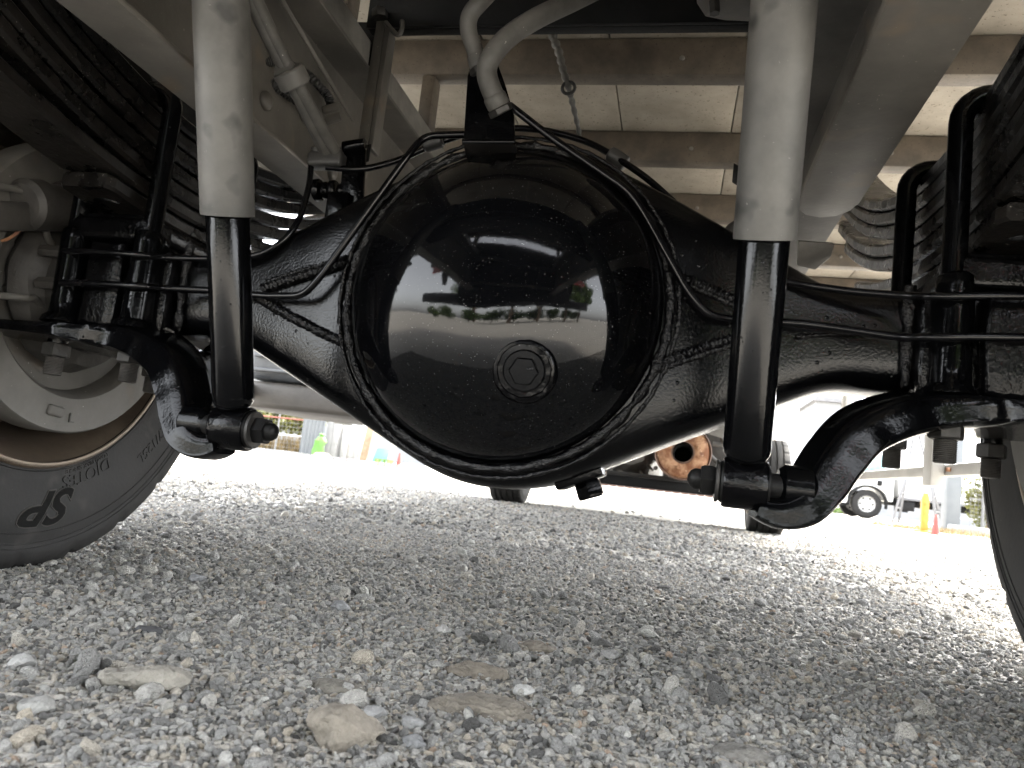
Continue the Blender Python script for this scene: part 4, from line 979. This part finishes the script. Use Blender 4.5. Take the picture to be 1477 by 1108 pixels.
# ---- yellow post, cones, pillar, fence, kerb
p = at(1332, 768, 10.4); pt = at(1335, 711, 10.4)
yp_ = empty('bollard', (p.x, 10.4, 0), 'upright yellow square plastic post beside a red cone', 'post')
MB().add(*prism([(-.042,0),(.042,0),(.046,pt.z-.08),(.028,pt.z),(-.028,pt.z),(-.046,pt.z-.08)], -.04, .04)).build('post', M['yellow'], yp_, bevel=.008)
for z in (.12, .24, .36): MB().add(*box(-.02,.02,-.048,-.041,z,z+.05)).build('slot', M['yellow'], yp_, bevel=.004)
MB().add(*box(-.13,.13,-.11,.11,0,.025)).build('foot', M['yellow'], yp_, bevel=.008)
def cone(px, Y, h, label):
    c_ = atz(px, 700, 0) if False else at(px, 772, Y); e = empty('traffic_cone', (c_.x, Y, 0), label, 'cone', 'traffic cones')
    MB().add(*lathe([(h*.21,.02),(h*.20,h*.06),(h*.055,h*.97),(h*.045,h),(h*.03,h)], (0,0,0), (0,0,1), 28)).build('cone_body', M['cone'], e)
    MB().add(*box(-h*.27,h*.27,-h*.27,h*.27,0,h*.05)).build('cone_base', M['cone'], e, bevel=h*.015)
    return e
cone(1349, 9.7, at(1349,742,9.7).z, 'red orange traffic cone beside the yellow post')
pl0, pl1, pz = at(1367, 700, 15.5), at(1388, 700, 15.5), at(1378, 684, 15.5)
pil = MB().add(*box(pl0.x, pl1.x, 15.5, 15.85, 0, pz.z+.9)).build('concrete_pillar', M['bluegrey'], None, bevel=.02); tag(pil, 'plain grey concrete pillar at the end of the wire fence', 'pillar')
fz = at(1400, 682, 15.4)
wf_ = empty('wire_fence', (pl1.x+.2, 15.7, 0), 'grey wire fence with leafy climbers running from the concrete pillar', 'fence')
for k in range(7): MB().add(*cyl((.25+k*.75,0,0),(.25+k*.75,0,1.25), .03, 12)).build('fence_post', M['fencewire'], wf_)
for z in (.1,.65,1.22): MB().add(*cyl((0,0,z),(4.8,0,z), .012, 8)).build('fence_rail', M['fencewire'], wf_)
wm = MB()
for k in range(70): wm.add(*cyl((.03+k*.068,.0,.08),(.03+k*.068+.0,.0,1.22), .003, 5))
for k in range(16): wm.add(*cyl((.0,.004,.12+k*.07),(4.8,.004,.12+k*.07), .003, 5))
o = wm.build('wire_mesh', M['fencewire'], wf_); o['kind'] = 'stuff'
for k in range(4): shrub((pl1.x+.75+k*1.05, 16.2, .62), (.65,.35,.62), 1500, .05, 'fol' if k % 2 else 'foly', ['loose green climber on the wire fence', 'yellow green climber next to the concrete pillar', 'dark green climber further along the wire fence','pale green climber furthest along the wire fence'][[1,0,3,2][k]], 40+k)
k0 = at(1372, 770, 13.0)
for k in range(5):
    o = MB().add(*box(k0.x+k*.62, k0.x+k*.62+.6, 13.0, 13.2, 0, .13)).build('kerb_stone', M['concrete'], None, bevel=.012)
    tag(o, 'low concrete kerb stone before the wire fence', 'kerb', 'kerb stones before the wire fence')
g0 = at(1345, 766, 12.2); gl = []
for k in range(1500):
    x = g0.x-.15+.5*rng.normal(); y = 11.9+.35*rng.normal(); a = rng.uniform(0, 6.28); h_ = rng.uniform(.03,.1); lean = rng.uniform(-.06,.06,2)
    gl.append((x, y, a, h_, lean))
V = []; Fc = []
for x, y, a, h_, le in gl:
    k = len(V); w = .008; V += [(x-w*math.cos(a), y-w*math.sin(a), 0), (x+w*math.cos(a), y+w*math.sin(a), 0), (x+le[0], y+le[1], h_)]; Fc.append((k, k+1, k+2))
o = MB().add(V, Fc).build('dry_grass', M['dry'], None, smooth=False); tag(o, 'dry straw coloured grass tufts round the yellow post', 'grass', None, 'stuff')

# ---- buildings behind the delivery truck
bw = empty('warehouse', (10.5, 34, 0), 'pale grey warehouse with tall windows behind the delivery truck', 'building')
MB().add(*box(-4.5, 9, 0, 6, 0, 4.6)).build('wall', M['wallgrey'], bw); MB().add(*box(-4.7, 9.2, -.25, 6.2, 4.605, 4.8)).build('roof', M['roof'], bw)
for k in range(8):
    f = MB().add(*box(-4.1+k*1.55, -3.0+k*1.55, -.06, .02, 1.5, 3.6)).build('window', M['bluegrey'], bw)
    for j in (0, 1): MB().add(*box(-4.03+k*1.55+j*.51, -3.58+k*1.55+j*.51, -.075, -.05, 1.57, 3.53)).build('pane', M['glasst'], f)
wl_ = empty('boundary_wall', (6.6, 31, 0), 'brown clad boundary wall past the nose of the delivery truck', 'wall')
for k in range(26): MB().add(*box(-1.2-.32*(k+1)+.004, -1.2-.32*k-.004, 0, .06, 0, 1.25)).build('plank', M['brownwall'], wl_, bevel=.006)
sk = MB().add(*lathe([(.3,0),(.42,.06),(.45,.4),(.40,.75),(.22,.9),(.05,.93)], (5.0,25,.0), (0,0,1), 24, fn=lambda j,k,t,r: r*(1+.08*math.sin(3*t+j))))
tag(sk.build('bulk_bag', M['white'], None), 'bulging white bulk bag in front of the brown wall', 'bag')
shrub((5.4, 24.2, .12), (.8,.3,.14), 900, .04, 'fol', 'low green weeds at the foot of the brown wall', 77, nm='weed', cat='plant')

# ---- clutter along the far side of the yard
YB = 14.
def bar(x0, x1, y0, y1, ya, yb):          # a box that spans a stretch of the far side
    a = at(x0, y1, ya); b = at(x1, y0, ya); return box(a.x, b.x, ya, yb, max(0, min(a.z, b.z)), max(a.z, b.z))
def onground(px0, px1, pyt, Y, dep):
    a = at(px0, pyt, Y); b = at(px1, pyt, Y); return box(a.x, b.x, Y, Y+dep, 0, (a.z+b.z)/2)
fx0, fx1 = at(250, 640, 14.6).x, at(436, 640, 14.6).x
cf = empty('mesh_fence', (fx0, 14.6, 0), 'mesh fence with red oxide rails in front of yellow shrubs', 'fence')
L_ = fx1-fx0
for k in range(6): MB().add(*cyl((L_*k/5,0,0),(L_*k/5,0,1.5), .022, 10)).build('fence_post', M['fencewire'], cf)
for z, mt in ((.06,'fencewire'),(.42,'silver'),(.78,'fencered'),(1.48,'fencered')): MB().add(*cyl((0,-.02,z),(L_,-.02,z), .014, 8)).build('fence_rail', M[mt], cf)
wm = MB()
for k in range(int(L_/.09)): wm.add(*cyl((k*.09,.0,.06),(k*.09,.0,1.48), .0028, 4))
for k in range(16): wm.add(*cyl((0,.003,.06+k*.09),(L_,.003,.06+k*.09), .0028, 4))
o = wm.build('wire_mesh', M['fencewire'], cf); o['kind'] = 'stuff'
lab = ['round yellow green shrub by the end of the mesh fence', 'yellow shrub with thin gaps behind the mesh fence', 'wide pale yellow shrub in the middle of the mesh fence', 'tall lime yellow shrub towards the far fence end']
for k in range(4): shrub((fx1-.55-k*.95, 15.7+.1*k, .85), (.75,.5,.5), 1600, .06, 'foly', lab[k], 60+k)
dry = empty('dry_bank', (fx0, 15.1, 0), 'bank of dry orange grass behind the mesh fence', 'grass'); 
V = []; Fc = []
for k in range(3500):
    x = L_*rng.random(); y = rng.uniform(0,.5); h_ = rng.uniform(.15,.5); a = rng.uniform(0,6.28); le = rng.normal(0,.08,2); q = len(V); w = .012
    V += [(x-w*math.cos(a), y-w*math.sin(a), 0), (x+w*math.cos(a), y+w*math.sin(a), 0), (x+le[0], y+le[1], h_)]; Fc.append((q,q+1,q+2))
o = MB().add(V, Fc).build('straw', M['dry'], dry, smooth=False); o['kind'] = 'stuff'; 
pa = empty('sheet_panel', (at(430,660,14.3).x, 14.3, 0), 'grey corrugated metal sheet standing at the end of the mesh fence', 'panel')
wS = at(463,660,14.3).x-at(430,660,14.3).x; pr = []
for k in range(25): pr.append((wS*k/24, .012*math.sin(k*PI/2)))
MB().add(*[(lambda V, F: (V, F))([(a, b, z) for z in (0, 1.05) for a, b in pr]+[(a, b+.006, z) for z in (0, 1.05) for a, b in pr],
    [(k, k+1, 25+k+1, 25+k) for k in range(24)]+[(50+k+1, 50+k, 75+k, 75+k+1) for k in range(24)])][0]).build('sheet', M['bluegrey'], pa)
gs = at(456,662,13.7); gv_ = lathe([(.09,0),(.12,.03),(.125,.15),(.10,.27),(.115,.36),(.07,.44),(.03,.46),(.055,.5),(.03,.52)], (gs.x,13.7,0), (.12,0,1), 24, fn=lambda j,k,t,r: r*(1+.16*math.sin(3*t+j*1.7)+.08*math.sin(7*t+j)))
tag(MB().add(*gv_).build('sack', M['green'], None), 'bright green sack slumped against the metal sheet', 'sack')
ws = at(463,668,13.3); tag(MB().add(*lathe([(.05,0),(.17,.02),(.2,.07),(.13,.12),(.03,.13)], (ws.x,13.3,0), (0,0,1), 18, fn=lambda j,k,t,r: r*(1+.2*math.sin(2*t)))).build('sandbag', M['cream'], None), 'flat cream sandbag on the ground before the green sack', 'sandbag')
for (x0, x1, yt, Y, mat_, nm, lb, ct) in (
    (466, 484, 604, 14.6, 'offwhite', 'cabinet', 'tall white cabinet beside the green sack', 'cabinet'),
    (486, 500, 610, 14.8, 'silver', 'locker', 'narrow silver locker between two white cabinets', 'locker'),
    (502, 517, 606, 14.6, 'offwhite', 'cabinet', 'white cabinet with a dark top next to the leaning boards', 'cabinet')):
    e = empty(nm, (at(x0,660,Y).x, Y, 0), lb, ct); w = at(x1,660,Y).x-at(x0,660,Y).x; h_ = at(x0,yt,Y).z
    MB().add(*box(0, w, 0, .4, .03, h_)).build('carcass', M[mat_], e, bevel=.01)
    MB().add(*box(.015, w/2-.004, -.014, -.002, .06, h_-.03)).build('door', M[mat_], e, bevel=.004); MB().add(*box(w/2+.004, w-.015, -.014, -.002, .06, h_-.03)).build('door', M[mat_], e, bevel=.004)
    MB().add(*box(-.01, w+.01, -.02, .42, h_+.001, h_+.03)).build('top', M['roof' if 'dark' in lb else mat_], e, bevel=.004)
    MB().add(*box(.0, w, .02, .38, 0, .029)).build('plinth', M['blackmatt'], e)
def leaning(x0, x1, yt, Y, mat_, nm, lb, t=.02):
    a = at(x0,660,Y); b = at(x1,660,Y); h_ = at(x0,yt,Y).z
    o = MB().add(*obox(((a.x+b.x)/2, Y+.12, h_/2), ((b.x-a.x)/2,0,0), (0,.11,h_/2), (0,t/2,-t*.12))).build(nm, M[mat_], None, bevel=.004); tag(o, lb, 'board'); return o
leaning(518, 528, 612, 14.3, 'wood', 'plank', 'brown plank leaning beside the cream board'); leaning(529, 541, 618, 14.2, 'cream', 'board', 'cream board leaning behind the teal board')
leaning(536, 556, 645, 13.6, 'teal', 'board', 'dark teal board propped up behind a lime crate')
leaning(557, 566, 632, 14.3, 'galv', 'board', 'grey metal board leaning next to the teal board')
def crate(x0, x1, yt, Y, mat_, lb, n=5):
    a = at(x0,668,Y).x; b = at(x1,668,Y).x; h_ = max(.07, at(x0,yt,Y).z); e = empty('crate', ((a+b)/2, Y, 0), lb, 'crate', 'plastic crates'); w = (b-a)/2
    for k in range(n):
        x = -w+2*w*k/(n-1); MB().add(*box(x-.012, x+.012, -.012, .012, .02, h_-.02)).build('upright', M[mat_], e); MB().add(*box(x-.012, x+.012, .278, .302, .02, h_-.02)).build('upright', M[mat_], e)
    for z in (0, h_-.02):
        MB().add(*box(-w-.012, w+.012, -.014, .014, z, z+.02)).build('rail', M[mat_], e); MB().add(*box(-w-.012, w+.012, .276, .304, z, z+.02)).build('rail', M[mat_], e)
    for s in (-1, 1): MB().add(*box(s*w-.012, s*w+.012, .015, .275, 0, h_)).build('side', M[mat_], e)
    MB().add(*box(-w+.012, w-.012, .015, .275, .005, .015)).build('base', M[mat_], e)
crate(488, 510, 662, 13.2, 'pink', 'pink lilac plastic crate by the cream sandbag', 6); crate(511, 531, 664, 13.15, 'pink', 'pink lilac plastic crate next to the lime crate', 6)
crate(541, 559, 661, 13.1, 'lime', 'lime green plastic crate before the teal board', 4)
c2 = cone(574, 13.4, at(574,652,13.4).z*.95, 'red orange traffic cone beside the plastic crates'); c2.location.x = at(574,678,13.4).x
tag(MB().add(*lathe([(.02,0),(.16,.01),(.19,.05),(.15,.1),(.02,.12)], (at(590,680,13.3).x,13.3,0), (0,0,1), 18)).build('sandbag', M['whitepanel'], None), 'white sandbag just past the traffic cone', 'sandbag')
bx0 = at(330,660,12.9).x; bx1 = at(600,680,12.9).x; nb = 30
blk = mesh(*box(-.5,.5,-.5,.5,0,1)); blk.materials.append(M['concrete'])
for k in range(nb):
    o = bpy.data.objects.new('edging_block', blk); COL.objects.link(o); w = (bx1-bx0)/nb
    o.location = (bx0+w*(k+.5), 12.9+rng.normal(0,.01), 0); o.scale = (w*.62, .1, .07+.012*rng.random()); o.rotation_euler.z = rng.normal(0,.05)
    tag(o, 'small concrete block in the edging row before the clutter', 'block', 'edging blocks along the yard')
# house and trees beyond
hs_ = empty('house', (-10.5, 27, 0), 'pale rendered house with dark roof beyond the mesh fence', 'house')
MB().add(*box(-6, 6, 0, 7, 0, 4.2)).build('wall', M['wallgrey'], hs_); MB().add(*prism([(-6.4,4.2),(0,6.6),(6.4,4.2)], -.4, 7.4)).build('roof', M['roof'], hs_)
for x in (-4.5,-1.6,1.6,4.5):
    f = MB().add(*box(x-.7,x+.7,-.06,.02,1.,2.3)).build('window', M['white'], hs_); MB().add(*box(x-.62,x+.62,-.075,-.05,1.08,2.22)).build('pane', M['glasst'], f)
tree(-17, 24, 6.5, 2.6, 5000, .12, 'fol', 'broad green tree beside the pale house', 201, 'trees round the yard')
tree(-3.5, 30, 7, 2.6, 5000, .12, 'fol', 'tall green tree between the pale house and the brown wall', 202, 'trees round the yard')
# hedge and far trees behind the truck (seen in the paint's reflections)
for k in range(9):
    shrub((-9+k*2.2, -13.5+.3*math.sin(k*2.1), .8), (1.35,.6,.85), 1500, .1, 'fol', 'clipped green hedge bush in the row behind the box truck', 300+k, 'hedge bushes behind the box truck', 'hedge_bush', 'hedge')
tree(-6.0, -20, 7.5, 3.0, 5000, .14, 'fol', 'wide green tree over the hedge behind the box truck', 401, 'trees round the yard')
tree(3.4, -21, 8.5, 3.2, 5000, .14, 'fol', 'tall green tree over the hedge behind the box truck', 402, 'trees round the yard')

for k, (x, y, lb) in enumerate(((-.6,-11.2,'added sky-screening leafy tree nearest the tail of the box truck'),(2.2,-11.8,'added sky-screening dark tree in the middle of the close row behind the box truck'),(5.2,-11,'added sky-screening spreading tree at the open end of the close row'),(8.2,-12,'added sky-screening round tree standing past the close row'))):
    tree(x, y, 5.2, 2.3, 6000, .14, 'fol', lb, 500+k, 'trees round the yard')  # close row of unseen trees, added to block sky reflected in the axle cover
